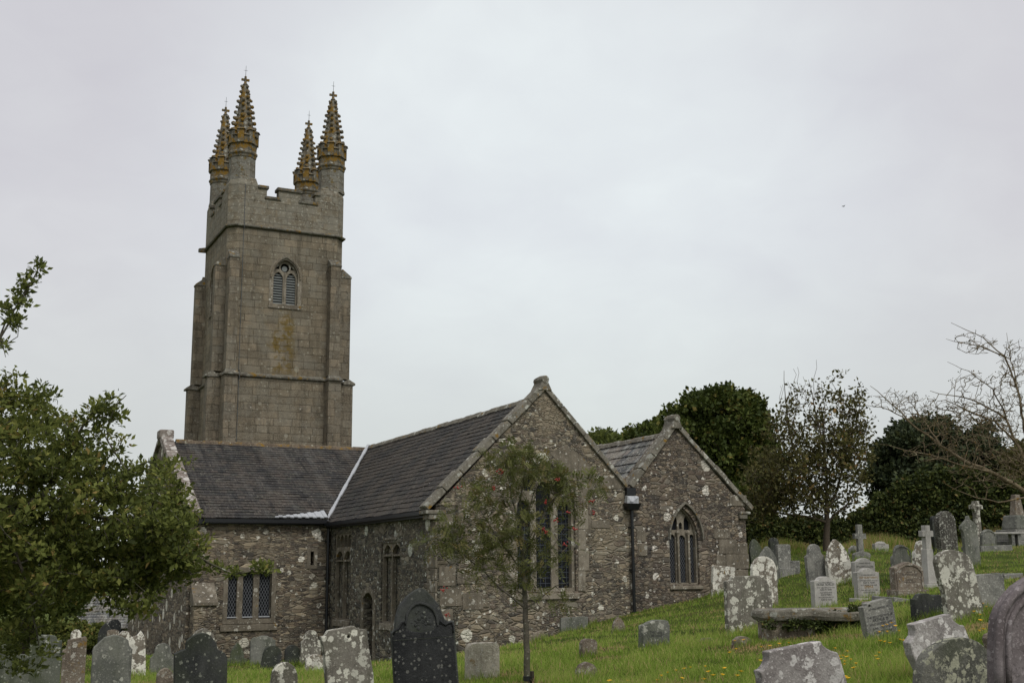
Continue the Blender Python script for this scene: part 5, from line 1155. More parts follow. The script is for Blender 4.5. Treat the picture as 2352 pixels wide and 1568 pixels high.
MB().blob((0, -.12, hz_), .09, (1, .6, 1)).build('boss', M['h_lich'], o)
# pedestal monument at the right edge
base = at(2343, 1262, 47); k = np.linalg.norm(at(2344, 1262, 47)-base)
o = empty('pedestal_monument', tuple(base), PHI); tag(o, 'stepped granite pedestal carrying a short tapering shaft at the right edge', 'monument')
MB().box(-1.0, 1.0, -.6, .6, -.4, .34).build('step', M['h_rough'], o, bevel=.03); MB().box(-.72, .72, -.5, .5, .342, .78).build('step', M['h_rough'], o, bevel=.03)
MB().hexa([(-.52,-.4,.782),(.52,-.4,.782),(.52,.4,.782),(-.52,.4,.782),(-.42,-.34,1.34),(.42,-.34,1.34),(.42,.34,1.34),(-.42,.34,1.34)]).build('pedestal', M['h_grey'], o, bevel=.06)
MB().hexa([(-.24,-.16,1.342),(.24,-.16,1.342),(.24,.16,1.342),(-.24,.16,1.342),(-.13,-.11,2.15),(.13,-.11,2.15),(.13,.11,2.15),(-.13,.11,2.15)]).build('shaft', M['h_brown'], o, bevel=.02)

# stone bench (slab on uprights)
a = at(2282, 1254, 46); b = at(2345, 1252, 46); d = Vector(b-a); o = empty('stone_bench', tuple(a), math.atan2(d.y, d.x)); tag(o, 'long thin stone slab resting on upright blocks below the hedge', 'bench')
ln = d.length; MB().box(-.15, ln+.1, -.22, .22, .46, .54).build('seat', M['h_white'], o, bevel=.012)
for x in (.72, ln-.1): MB().box(x-.06, x+.06, -.17, .17, -.2, .458).build('leg', M['h_rough'], o, bevel=.01)
# kerbs
def kerb(p, q, w, h, label, mat='h_rough', wall=.15):
    a = at(*p); b = at(*q); d = Vector(b-a); ln = Vector((d.x, d.y)).length; o = empty('grave_kerb', tuple((a+b)/2), math.atan2(d.y, d.x)); tag(o, label, 'grave kerb', 'stone kerbs round graves'); sl = d.z/ln
    o.rotation_euler = (0, -math.atan(sl), math.atan2(d.y, d.x))
    MB().box(-ln/2, ln/2, 0, .14, -.3, h).build('kerb_stone', M[mat], o, bevel=.02); MB().box(-ln/2, ln/2, w-.14, w, -.3, h).build('kerb_stone', M[mat], o, bevel=.02)
    MB().box(-ln/2, -ln/2+.14, .142, w-.142, -.3, h-.01).build('kerb_stone', M[mat], o, bevel=.02); MB().box(ln/2-.14, ln/2, .142, w-.142, -.3, h-.01).build('kerb_stone', M[mat], o, bevel=.02)
kerb((2252, 1262, 42), (2326, 1260, 42), 1.8, .14, 'long low pale kerb on the grass in front of the Celtic cross')
kerb((2052, 1383, 25.5), (2100, 1390, 25.5), 1.6, .12, 'low stone kerb between the sunk-panel headstone and the dark one', 'h_rough')
kerb((2016, 1395, 26), (2062, 1392, 26), 1.2, .10, 'brown stone kerb behind the leaning inscribed slab', 'h_brown')
kerb((1817, 1303, 38), (1838, 1303, 38), 1.6, .22, 'raised stone kerb beside the pale plinth headstone near the small tree', 'h_rough')
kerb((2308, 1330, 30), (2352, 1326, 30), 1.6, .12, 'flat stone kerb in the grass at the right edge', 'h_rough')
# table tomb: weathered slab with rounded end on stone sides, ivy between
a = at(1738, 1461, 21.3); b = at(1998, 1456, 21.3); d = Vector((b-a)); ln = Vector((d.x, d.y)).length
o = empty('table_tomb', tuple(a), math.atan2(d.y, d.x)+.04); tag(o, 'low mossy table tomb with thick weathered slab and ivy beneath', 'tomb')
zt = .30; r = random.Random(3)
out = [(-.02+.0, -.35)]; out = [(x, y) for x, y in [(-.06,-.18),(.02,-.36),(.25,-.47),(.8,-.52),(1.2,-.55),(ln*.78,-.50),(ln,-.46),(ln+.03,.45),(ln*.5,.48),(.1,.42),(-.04,.2)]]
mb = MB(); n = len(out); lay = []
for z_, s_ in ((-.02, .95), (.05, 1.), (.12, 1.), (.155, .965)):
    lay.append([(ln/2+(x-ln/2)*s_+r.uniform(-.012, .012), y*s_+r.uniform(-.012, .012), zt+z_+r.uniform(-.012, .012)+.025*math.sin(x*3.3+y)) for x, y in out])
mb.rings(lay).build('slab', M['coping'], o, bevel=.012)
MB().box(.10, .95, -.36, .34, -.4, zt-.002).build('end_block', M['h_brown'], o, bevel=.04)
MB().box(ln-.28, ln-.06, -.36, .34, -.4, zt-.002).build('end_block', M['h_brown'], o, bevel=.04)
MB().box(.955, ln-.285, .20, .33, -.4, zt-.002).build('side_slab', M['h_green'], o, bevel=.02)

# ================================================================== PLANTS
def tubes(name, segs, rad0, rad1, mat, parent=None, n=5):
    """segs: (N,2,3) line pieces with start/end radii -> one mesh"""
    P0, P1 = segs[:, 0], segs[:, 1]; t_ = P1-P0; ln = np.linalg.norm(t_, axis=1, keepdims=True)+1e-9; t_ = t_/ln
    ref = np.where(np.abs(t_[:, 2:3]) > .9, np.array([[1., 0, 0]]), np.array([[0, 0, 1.]])); u = np.cross(t_, ref); u /= np.linalg.norm(u, axis=1, keepdims=True); w = np.cross(t_, u)
    a = np.arange(n)*2*np.pi/n; c = np.cos(a)[None, :, None]; s = np.sin(a)[None, :, None]
    ring = u[:, None]*c+w[:, None]*s
    V = np.concatenate([P0[:, None]+ring*rad0[:, None, None], P1[:, None]+ring*rad1[:, None, None]], 1).reshape(-1, 3)
    b = (np.arange(len(P0))*2*n)[:, None]; i = np.arange(n)[None]; j = (i+1) % n
    Fq = np.stack([b+i, b+j, b+n+j, b+n+i], -1).reshape(-1, 4)
    return mesh_np(name, V, Fq, mat, parent, smooth=True)
class Skel:
    def __init__(s, seg=.25, jit=.25, up=.0, seed=1): s.p = []; s.par = []; s.seg = seg; s.jit = jit; s.up = up; s.r = np.random.default_rng(seed); s.rmin = []; s.path = []
    def add(s, p, par, rm=0.): s.p.append(np.asarray(p, float)); s.par.append(par); s.rmin.append(rm); s.path.append(0 if par < 0 else s.path[par]+np.linalg.norm(s.p[-1]-s.p[par])); return len(s.p)-1
    def line(s, pts, r0=0., r1=0., frm=None):
        pts = [np.asarray(p, float) for p in pts]; tot = sum(np.linalg.norm(pts[i+1]-pts[i]) for i in range(len(pts)-1)) or 1
        if not s.p: k = s.add(pts[0], -1, r0)
        else:
            P = np.array(s.p); k = int(np.argmin(np.linalg.norm(P-pts[0], axis=1)))
        dn = 0.
        for i in range(len(pts)-1):
            a, b = pts[i], pts[i+1]; L_ = np.linalg.norm(b-a); m = max(1, int(L_/s.seg))
            for q in range(1, m+1):
                f = q/m; dn_ = dn+L_*f; w = s.r.normal(0, s.jit*s.seg*.18, 3)
                k = s.add(a+(b-a)*f+w, k, r0+(r1-r0)*dn_/tot)
            dn += L_
        return k
    def fill(s, T, kp=.35):
        c = s.p[0]; P = np.array(s.p); d0 = np.array([np.min(np.linalg.norm(P-t_, axis=1)) for t_ in T]); tips = []
        for t_ in T[np.argsort(d0)]:
            P = np.array(s.p); D = np.linalg.norm(P-t_, axis=1); cost = D+kp*np.array(s.path)*.25+np.maximum(0, P[:, 2]-t_[2])*.5; k = int(np.argmin(cost)); b = s.p[k]
            m = max(1, int(D[k]/s.seg)); prev = k; off = s.r.normal(0, 1, 3)*D[k]*s.jit*.35; off[2] -= abs(D[k])*s.up*.3
            for q in range(1, m+1):
                f = q/m; prev = s.add(b+(t_-b)*f+off*math.sin(math.pi*f)+s.r.normal(0, s.seg*.08, 3), prev)
            tips.append(prev)
        return np.array([s.p[i] for i in tips])
    def build(s, name, mat, parent, rt=.008, ex=2.4, rmax=None, n=5):
        N = len(s.p); R = np.zeros(N); acc = np.zeros(N)
        for i in range(N-1, -1, -1):
            R[i] = max(acc[i]**(1/ex) if acc[i] > 0 else rt, s.rmin[i])
            if rmax: R[i] = min(R[i], max(rmax, s.rmin[i]))
            if s.par[i] >= 0: acc[s.par[i]] += R[i]**ex
        idx = [i for i in range(N) if s.par[i] >= 0]; P = np.array(s.p); pr = np.array(s.par)[idx]
        segs = np.stack([P[pr], P[idx]], 1); Ri = R[idx]; Rp = np.minimum(R[pr], Ri*1.35+.004)
        return tubes(name, segs, Rp, Ri, mat, parent, n)
def in_blobs(blobs, n, seed, shell=.35):
    """blobs: px ellipses (cx,cy,rx,ry,depth,depth radius m,weight); returns world points"""
    r = np.random.default_rng(seed); W = np.array([b[6] if len(b) > 6 else b[2]*b[3] for b in blobs], float); W /= W.sum(); out = []
    for i in r.choice(len(blobs), n, p=W):
        cx, cy, rx, ry, Y, dr = blobs[i][:6]; v = r.normal(0, 1, 3); v /= np.linalg.norm(v); q = r.random()**shell; v = v*q
        out.append(at(cx+rx*v[0], cy-ry*v[2], Y+dr*v[1]))
    return np.array(out)
def leaves(C, n, spread, size, seed, aspect=.5, up=.5, droop=.0, rmean=.5, rstd=.22, flat=.6, dist=None):
    """n diamond leaves around the cluster centres C; each leaf is two folded halves"""
    r = np.random.default_rng(seed); k = r.integers(0, len(C), n); g = r.normal(0, 1, (n, 3)); g /= np.linalg.norm(g, axis=1, keepdims=True); g *= (r.random((n, 1))**.6)*spread
    g[:, 2] *= flat; c = C[k]+g; d = g/spread+r.normal(0, .55, (n, 3)); d[:, 2] += up-droop; d /= np.linalg.norm(d, axis=1, keepdims=True)
    s = np.cross(d, r.normal(0, 1, (n, 3))+np.array([0, 0, 1.2])); s /= np.linalg.norm(s, axis=1, keepdims=True)+1e-9; nn = np.cross(s, d)
    L_ = size*(.45+1.0*r.random((n, 1))); w = L_*aspect*.5
    V = np.stack([c, c+d*L_*.45+s*w+nn*w*.35, c+d*L_, c+d*L_*.45-s*w+nn*w*.35], 1).reshape(-1, 3); i = np.arange(n)*4
    Fc = np.concatenate([np.stack([i, i+1, i+2], 1), np.stack([i, i+2, i+3], 1)])
    cl = (np.random.default_rng(seed+5).normal(0, .5, len(C)))[k]
    rn = np.clip(rmean+rstd*(cl+.7*r.standard_normal(n)), 0, 1)
    return V, Fc, np.repeat(rn, 4)
def pinnate(C, n, spread, size, seed, rmean=.5, rstd=.2, pairs=5):
    r = np.random.default_rng(seed); k = r.integers(0, len(C), n); g = r.normal(0, 1, (n, 3)); g /= np.linalg.norm(g, axis=1, keepdims=True); g *= (r.random((n, 1))**.6)*spread
    c = C[k]+g; d = g/spread+r.normal(0, .4, (n, 3)); d[:, 2] -= .15; d /= np.linalg.norm(d, axis=1, keepdims=True); s = np.cross(d, np.array([0, 0, 1.])+r.normal(0, .5, (n, 3))); s /= np.linalg.norm(s, axis=1, keepdims=True)
    Vs = []; sz = size*(.7+.6*r.random((n, 1)))
    for q in range(pairs*2+1):
        f = (q//2+1)/(pairs+1); sg = (1 if q % 2 else -1); 
        if q == pairs*2: sg = 0; f = 1.
        b = c+d*sz*f*1.0; b[:, 2] -= (sz[:, 0]*f*f*.25); dd = (s*sg+d*(.45 if sg else 1)); dd /= np.linalg.norm(dd, axis=1, keepdims=True)
        l = sz*.38; w = l*.17; pp = np.cross(dd, np.cross(s, d)); pp /= np.linalg.norm(pp, axis=1, keepdims=True)+1e-9
        Vs.append(np.stack([b, b+dd*l*.5+pp*w, b+dd*l, b+dd*l*.5-pp*w], 1))
    V = np.concatenate(Vs, 1).reshape(-1, 3); m = len(V)//4; i = np.arange(m)*4
    Fc = np.stack([i, i+1, i+2, i+3], 1)
    rn = np.clip(rmean+rstd*r.standard_normal(n), 0, 1)
    return V, Fc, np.repeat(rn, (pairs*2+1)*4)
M['bark'] = mat_stone('grey_bark', (.07,.06,.045), (.14,.125,.10), .3, .4, 8., (.26,.27,.21), .3, 0, grain=30, green=.35, rand=False)
M['bark_b'] = mat_simple('grey_brown_bark', (.12,.095,.07), .9, .2, 0, .3, 12)
M['bark_d'] = mat_simple('dark_bark', (.055,.045,.034), .9, .2, 0, .3, 12)
M['bark_o'] = mat_stone('ochre_bark', (.10,.075,.045), (.19,.15,.095), .35, .4, 9., (.30,.27,.18), .3, .1, grain=30, rand=False)
M['lf_near'] = mat_leaf('broad_leaf', [(0,(.045,.058,.020)),(.35,(.095,.118,.030)),(.7,(.165,.190,.045)),(.92,(.24,.245,.065)),(1.,(.28,.21,.07))], .7, .4)
M['lf_rowan'] = mat_leaf('rowan_leaf', [(0,(.055,.068,.022)),(.4,(.105,.120,.036)),(.8,(.155,.165,.055)),(1.,(.20,.16,.06))], .5, .4)
M['lf_dark'] = mat_leaf('sycamore_leaf', [(0,(.028,.042,.010)),(.5,(.058,.078,.016)),(.85,(.095,.115,.024)),(1.,(.15,.12,.03))], .6, .15)
M['lf_hedge'] = mat_leaf('hedge_leaf', [(0,(.020,.030,.010)),(.45,(.044,.058,.015)),(.8,(.08,.098,.022)),(.95,(.12,.13,.034)),(1.,(.17,.12,.045))], .6, .15)
M['lf_brown'] = mat_leaf('autumn_leaf', [(0,(.045,.045,.018)),(.4,(.085,.08,.028)),(.7,(.105,.11,.032)),(.9,(.17,.12,.045)),(1.,(.22,.13,.05))], .6, .25)
M['lf_teal'] = mat_leaf('dark_conifer_leaf', [(0,(.018,.026,.014)),(.5,(.040,.055,.024)),(1.,(.085,.095,.035))], .6, .1)
M['berry'] = mat_simple('red_berry', (.30,.022,.014), .35, .5, 0, .15, 10)

def tree(name, label, cat, trunk, blobs, ntips, nleaf, size, matb, matl, seed, seg=.3, spread=.3, r0=.15, extra=(), rt=.008, aspect=.55, up=.3, rmean=.5, rstd=.22, shell=.35, group=None, kp=.35, ex=2.4, jit=.25, flat=.7):
    base = trunk[0]; o = empty(name, tuple(base)); tag(o, label, cat, group)
    S = Skel(seg, jit, 0, seed); S.line(trunk, r0, r0*.55)
    for e in extra: S.line(e[0], e[1], e[2])
    T_ = in_blobs(blobs, ntips, seed, shell); tips = S.fill(T_, kp)
    inv = np.array(base)
    b = S.build('trunk_and_branches', M[matb], o, rt, ex); b.matrix_parent_inverse = Matrix.Translation(-Vector(base))
    if nleaf:
        V, Fc, A = leaves(tips, nleaf, spread, size, seed+1, aspect, up, 0, rmean, rstd, flat); l = mesh_np('foliage', V, Fc, M[matl], o, attr=A); l.matrix_parent_inverse = Matrix.Translation(-Vector(base))
    return o, S, tips
A_ = lambda x, y, Y: at(x, y, Y)
# 1. broadleaf tree leaning in from the left edge
gY = 11.5
tr0 = np.array([-6.9, 11.2, gz1(-6.9, 11.2)-.1])
tree('broadleaf_tree', 'leafy green broadleaf tree reaching in from the left edge across the transept', 'tree',
     [tr0, tr0+np.array([.2, .05, 1.2]), A_(-150, 1200, 11.2), A_(0, 1182, 11.3), A_(90, 1150, 11.5)],
     [(60,1010,120,110,11.8,1.0),(210,1040,70,110,11.6,.6,5000),(240,960,40,55,11.5,.4,1300),(150,1150,150,110,11.6,1.2),(330,1180,110,120,11.6,.9),(390,1230,75,90,11.5,.6),(300,1290,140,80,11.7,.9),
      (90,1290,150,120,11.8,1.2),(50,1400,90,60,11.5,.7,2500),(300,1375,70,50,11.6,.6,2000),(425,1290,45,50,11.4,.4),(-60,1150,100,250,11.5,1.2),(20,900,50,50,11.6,.6,2500),(395,1080,25,50,11.5,.3,500)], 
     900, 38000, .060, 'bark', 'lf_near', 21, .16, .13, .12,
     extra=[([A_(0,1182,11.3), A_(90,1150,11.5), A_(150,1060,11.6), A_(190,980,11.5), A_(225,930,11.4)], .035, .008),
            ([A_(90,1150,11.5), A_(200,1180,11.5), A_(300,1200,11.5), A_(400,1240,11.4), A_(470,1290,11.3), A_(540,1318,11.3), A_(625,1300,11.25)], .03, .004),
            ([A_(-150,1200,11.2), A_(-60,1000,11.4), A_(-20,820,11.5), A_(10,740,11.5)], .04, .008), ([A_(0,1182,11.3), A_(60,1330,11.4), A_(90,1480,11.3)], .02, .006),
            ([A_(200,1180,11.5), A_(290,1080,11.5), A_(340,1060,11.4)], .016, .006), ([A_(240,1050,11.5), A_(262,930,11.4), A_(290,905,11.4)], .01, .004)],
     rt=.0035, up=.35, rmean=.5, rstd=.26, kp=.3)
# loose sprigs of the same tree go in as a second foliage part
tr_o = bpy.data.objects.get('broadleaf_tree')
S = Skel(.12, .3, 0, 5); S.line([A_(-20,820,11.5), A_(0,780,11.5)], .012, .01)
S.line([A_(0,780,11.5), A_(20,740,11.5), A_(45,690,11.5), A_(72,650,11.5), A_(92,612,11.5)], .008, .003); S.line([A_(0,780,11.5), A_(15,790,11.5), A_(40,772,11.5)], .006, .003); S.line([A_(0,780,11.5), A_(8,800,11.5), A_(14,820,11.5)], .006, .003)
tp = S.fill(in_blobs([(30,740,26,26,11.5,.2),(45,690,22,24,11.5,.2),(70,645,22,24,11.5,.15),(88,612,14,12,11.5,.1),(10,700,14,20,11.5,.2),(8,800,16,22,11.5,.2),(245,930,35,30,11.45,.2),(100,905,30,20,11.5,.3),(470,1290,30,16,11.3,.15),(540,1318,34,9,11.3,.1),(600,1308,30,9,11.25,.1),(110,1495,35,20,11.3,.2),(60,1530,50,20,11.3,.2)][:6], 46, 3), .2)
b = S.build('sprig', M['bark'], tr_o, .003); b.matrix_parent_inverse = Matrix.Translation(-Vector(tr0))
V, Fc, A = leaves(tp, 620, .07, .062, 9, .5, .5, rmean=.45, rstd=.2); l = mesh_np('foliage', V, Fc, M['lf_near'], tr_o, attr=A); l.matrix_parent_inverse = Matrix.Translation(-Vector(tr0))
C_ = in_blobs([(265,925,28,26,11.45,.2),(225,950,30,30,11.45,.2),(100,905,30,20,11.5,.3),(500,1303,26,12,11.3,.1),(560,1318,34,8,11.3,.1),(610,1306,24,9,11.25,.1),(110,1495,34,18,11.3,.2),(50,1530,50,18,11.3,.2),(30,1480,40,30,11.3,.2)], 80, 4)
V, Fc, A = leaves(C_, 1500, .08, .055, 10, .5, .3, rmean=.42, rstd=.24); l = mesh_np('foliage', V, Fc, M['lf_near'], tr_o, attr=A); l.matrix_parent_inverse = Matrix.Translation(-Vector(tr0))

# 2. young rowan in front of the gable
R0 = at(1212, 1567, 16.5); R0[2] = gz1(R0[0], R0[1])-.05; Yr = 16.5
o = empty('rowan_tree', tuple(R0)); tag(o, 'slender young rowan with sparse feathery leaves and a few red berry clusters', 'tree')
S = Skel(.13, .22, 0, 31); q = lambda x, y, dy=0: at(x, y, Yr+dy)
S.line([R0, q(1210,1500), q(1209,1440), q(1207,1395), q(1204,1340), q(1202,1280), q(1198,1210), q(1195,1150)], .050, .020)
for L_, a, b in [([q(1207,1395), q(1185,1378,-.05), q(1150,1350,-.1), q(1110,1310,-.1), q(1060,1268,-.15), q(1000,1235,-.2)], .016, .004), ([q(1207,1400), q(1235,1380,.1), q(1275,1345,.15), q(1320,1330,.2)], .012, .004),
                 ([q(1203,1320), q(1170,1270,.1), q(1130,1215,.1), q(1090,1150,.15)], .013, .004), ([q(1198,1210), q(1175,1140,-.1), q(1160,1060,-.1), q(1155,1020,-.1)], .014, .004),
                 ([q(1202,1280), q(1230,1220,-.1), q(1260,1160,-.15), q(1300,1110,-.2), q(1370,1090,-.2)], .012, .003), ([q(1195,1150), q(1205,1090,.1), q(1200,1030,.1)], .012, .003),
                 ([q(1198,1215), q(1222,1150,.1), q(1240,1085,.15), q(1250,1045,.15)], .010, .003), ([q(1204,1345), q(1240,1290,.1), q(1280,1240,.2), q(1310,1200,.2)], .009, .003), ([q(1150,1350,-.1), q(1100,1340,-.1), q(1040,1320,-.1)], .006, .003)]: S.line(L_, a, b)
tp = S.fill(in_blobs([(1165,1075,60,55,Yr,.4),(1230,1085,75,45,Yr,.4),(1110,1140,62,40,Yr,.4),(1290,1115,45,40,Yr,.3),(1010,1240,60,26,Yr,.3),(1110,1245,95,60,Yr,.4),(1180,1200,70,70,Yr,.4),(1150,1310,100,50,Yr,.4,4200),(1260,1240,70,70,Yr,.3,2800),(1360,1110,24,34,Yr-.2,.15,1100),(1300,1150,40,60,Yr,.3,1500),(1040,1190,50,40,Yr,.3,1500),(1245,1375,70,26,Yr,.3,1000),(1190,1030,45,22,Yr,.25,1200)], 330, 32), .3)
b = S.build('trunk_and_branches', M['bark'], o, .0024, 2.4); b.matrix_parent_inverse = Matrix.Translation(-Vector(R0))
V, Fc, A = pinnate(tp, 1900, .075, .13, 33, .52, .28); l = mesh_np('foliage', V, Fc, M['lf_rowan'], o, attr=A); l.matrix_parent_inverse = Matrix.Translation(-Vector(R0))
r = random.Random(2)
for x, y in [(1053,1118),(1147,1078),(1155,1082),(1282,1100),(1252,1153),(1305,1177),(1249,1215),(1256,1222),(1276,1195),(1360,1150),(1361,1177),(1298,1248),(1018,1352),(1027,1412),(1322,1215),(1136,1122)]:
    c = at(x, y, Yr-.35); mb = MB()
    for i in range(7): mb.blob((c[0]+r.gauss(0, .018)-R0[0], c[1]+r.gauss(0, .018)-R0[1], c[2]+r.gauss(0, .014)-R0[2]), .011)
    mb.build('berry_cluster', M['berry'], o, smooth=True)
MB().tube([(.0, -.0, .10), (.0, 0, .16)], .062, 10).build('tree_tie', M['black'], o); MB().tube([(.075, .03, -.3), (.06, .02, .22)], .028, 7).build('stake', M['bark_d'], o)

# 3. trees beyond the church
def far_tree(name, label, cat, x, y, Y, blobs, nt, nl, size, matl, seed, **k):
    b = at(x, y, Y); b[2] = gz1(b[0], b[1])-.2; tp_ = at(x, blobs[0][1]+blobs[0][3]*.5, Y)
    return tree(name, label, cat, [b, (b+tp_)/2+np.array([.1, 0, 0]), tp_], blobs, nt, nl, size, 'bark_d', matl, seed, **k)
TG = 'trees beyond the church'
far_tree('sycamore_tree', 'big dark dome-shaped sycamore behind the chapel gable', 'tree', 1650, 1262, 64, [(1640,1060,110,110,64,5),(1655,960,95,72,64,4.5),(1580,990,70,60,63,3.5),(1710,985,60,70,64,3.5),(1520,1015,60,45,63,3),(1730,1060,60,80,64,3.5),(1470,1010,35,20,63,2,900),(1700,1150,80,70,63,4)], 900, 95000, .22, 'lf_dark', 41, seg=.8, spread=.62, r0=.45, rt=.03, aspect=.8, rmean=.42, rstd=.34, shell=.28, group=TG)
far_tree('distant_tree', 'small rounded treetop showing between the two roof ridges', 'tree', 1405, 1262, 80, [(1400,1040,42,38,80,3),(1382,1018,20,16,80,1.5),(1428,1020,20,16,80,1.5)], 90, 5200, .34, 'lf_near', 42, seg=1., spread=.8, r0=.3, rt=.04, aspect=.7, group=TG, rmean=.3)
far_tree('dark_tree', 'dark broad treetop behind the bare thorn at right', 'tree', 2150, 1262, 62, [(2130,1100,140,90,62,4),(2110,1020,85,55,62,3.5),(2150,985,50,24,62,2),(2060,1070,60,60,62,3),(2225,1030,55,32,62,2.5),(2260,985,24,20,62,1.2),(2290,1060,50,50,62,2.5)], 640, 62000, .20, 'lf_teal', 43, seg=.8, spread=.55, r0=.4, rt=.03, aspect=.7, rmean=.45, rstd=.3, shell=.3, group=TG)
far_tree('distant_tree', 'brownish treetop at the far right edge behind the thorn branches', 'tree', 2360, 1250, 58, [(2350,1090,45,70,58,2.5),(2330,1140,50,50,58,2)], 160, 11000, .22, 'lf_brown', 44, seg=.7, spread=.5, r0=.25, rt=.02, aspect=.7, group=TG, rmean=.35)
# thin-leaved autumn tree between the sycamore and the dark tree
Ya = 46; b0 = at(1899, 1262, Ya); b0[2] = gz1(b0[0], b0[1])-.1; q = lambda x, y, dy=0: at(x, y, Ya+dy)
tree('autumn_tree', 'half-bare tree with brown-green leaves and upright wispy twigs', 'tree', [b0, q(1899,1235), q(1900,1200), q(1898,1172)],
     [(1830,1080,90,80,Ya,2.2),(1880,1020,90,60,Ya,2.2),(1770,1110,70,70,Ya,2.),(1840,1150,120,45,Ya,2.),(1930,1050,70,70,Ya,2,3600),(1960,1010,40,60,Ya,1.6,1700),(1940,1120,60,50,Ya,1.8,1500),(1900,950,80,50,Ya,1.8,1800),(1960,920,35,40,Ya,1.2,600),(1740,1170,50,40,Ya,1.5,1500),(1820,960,40,50,Ya,1.2,700),(1978,1060,30,60,Ya,1.2,900),(1765,1010,40,60,Ya,1.2,900),(1930,890,45,35,Ya,1.,350),(1985,960,20,40,Ya,.8,250),(1850,900,50,30,Ya,1.,300)],
     1000, 14000, .15, 'bark_b', 'lf_brown', 45, seg=.35, spread=.34, r0=.17, rt=.007, aspect=.6, rmean=.42, rstd=.27, group=TG,
     extra=[([q(1898,1172), q(1870,1130,.3), q(1840,1080,.5), q(1815,1000,.5), q(1803,920,.4), q(1800,850,.3)], .07, .008), ([q(1898,1172), q(1900,1100), q(1890,1020,-.3), q(1870,930,-.3), q(1858,870,-.3)], .07, .008),
            ([q(1899,1180), q(1925,1120,.3), q(1940,1050,.4), q(1935,960,.4), q(1940,890,.3)], .06, .008), ([q(1899,1195), q(1850,1185,-.3), q(1800,1180,-.5), q(1750,1170,-.6)], .05, .01), ([q(1899,1190), q(1940,1165,.3), q(1975,1120,.4), q(1990,1050,.4)], .045, .008),
            ([q(1890,1020,-.3), q(1895,940,-.2), q(1885,880,-.2)], .03, .007), ([q(1840,1080,.5), q(1790,1010,.5), q(1765,940,.4), q(1752,900,.4)], .03, .006), ([q(1940,1050,.4), q(1965,980,.3), q(1975,930,.3)], .03, .006), ([q(1815,1000,.5), q(1830,930,.5), q(1822,880,.5)], .02, .006)]+[([q(x0_, y0_, d_), q(x0_+dx_*.1, y0_-l_*.3, d_), q(x0_+dx_*.75-4, y0_-l_*.6, d_), q(x0_+dx_*.8+3, y0_-l_*.85, d_), q(x0_+dx_, y0_-l_, d_)], .006, .003) for x0_, y0_, dx_, l_, d_ in [(random.Random(i).uniform(1770,1965), random.Random(i+50).uniform(930,1010), random.Random(i+9).uniform(-22,10), random.Random(i+3).uniform(50,115), random.Random(i+77).uniform(-1,1)) for i in range(18)]])
# bare thorn leaning in from the right edge
Yb_ = 30; q = lambda x, y, dy=0: at(x, y, Yb_+dy); b0 = q(2440, 1330); b0[2] = gz1(b0[0], b0[1])-.1
Z6 = lambda zx, zy, dy=0: at(1435.5+.3896*zx, 717.8+.3896*zy, Yb_+dy)
tree('bare_thorn_tree', 'leafless thorn tree with ochre twigs sweeping in from the right edge', 'tree', [b0, q(2440,1270), q(2420,1190), q(2370,1140)],
     [(2250,980,100,80,Yb_,1.6),(2180,960,90,50,Yb_,1.5),(2320,900,50,100,Yb_,1.3),(2100,930,60,30,Yb_,1.2,1400),(2230,880,50,30,Yb_,1.2,1200),(2240,790,60,30,Yb_,1.2,1200),(2060,920,60,30,Yb_,1.,1200),(2260,1080,90,50,Yb_,1.5,3000),(2150,1040,80,30,Yb_,1.2,1400),(2330,1050,40,80,Yb_,1.2,2500),(2330,800,30,25,Yb_,.8,500)],
     2400, 2200, .035, 'bark_o', 'lf_brown', 46, seg=.18, spread=.05, r0=.15, rt=.0048, aspect=.7, rmean=.5, rstd=.3, kp=.15, ex=2.7, jit=.35,
     extra=[([q(2370,1140), Z6(2330,1035), Z6(2150,935), Z6(2000,870,.2), Z6(1860,780,.3), Z6(1700,660,.3), Z6(1600,565,.3), Z6(1445,430,.3)], .07, .006),
            ([Z6(2150,935), Z6(2000,905,-.3), Z6(1850,850,-.4), Z6(1650,810,-.5), Z6(1500,770,-.5)], .03, .005), ([q(2420,1190), Z6(2380,900), Z6(2300,760,.2), Z6(2250,620,.3), Z6(2150,560,.3), Z6(2000,500,.4), Z6(1800,465,.4)], .06, .006),
            ([Z6(2380,900), Z6(2350,640), Z6(2310,420), Z6(2235,255,.2), Z6(2110,150,.2), Z6(1925,58,.2)], .045, .005), ([Z6(2235,255,.2), Z6(2120,205), Z6(1900,160)], .018, .004), ([Z6(2250,620,.3), Z6(2170,450), Z6(2030,350), Z6(1900,290)], .022, .004),
            ([Z6(2300,760), Z6(2180,640,-.3), Z6(2050,590,-.4), Z6(1900,520,-.4)], .022, .004), ([q(2370,1140), Z6(2200,1115,-.3), Z6(2080,1090,-.4), Z6(2000,1060,-.4), Z6(1880,1010,-.4)], .03, .005), ([Z6(2380,900), Z6(2150,800,-.2), Z6(2140,740,-.2), Z6(2190,660,-.2)], .02, .005),
            ([Z6(1860,780,.3), Z6(1780,660,.5), Z6(1700,560,.5)], .014, .004), ([Z6(1700,660,.3), Z6(1560,570), Z6(1420,545)], .012, .004), ([Z6(2310,420), Z6(2270,230), Z6(2250,120)], .014, .004)])
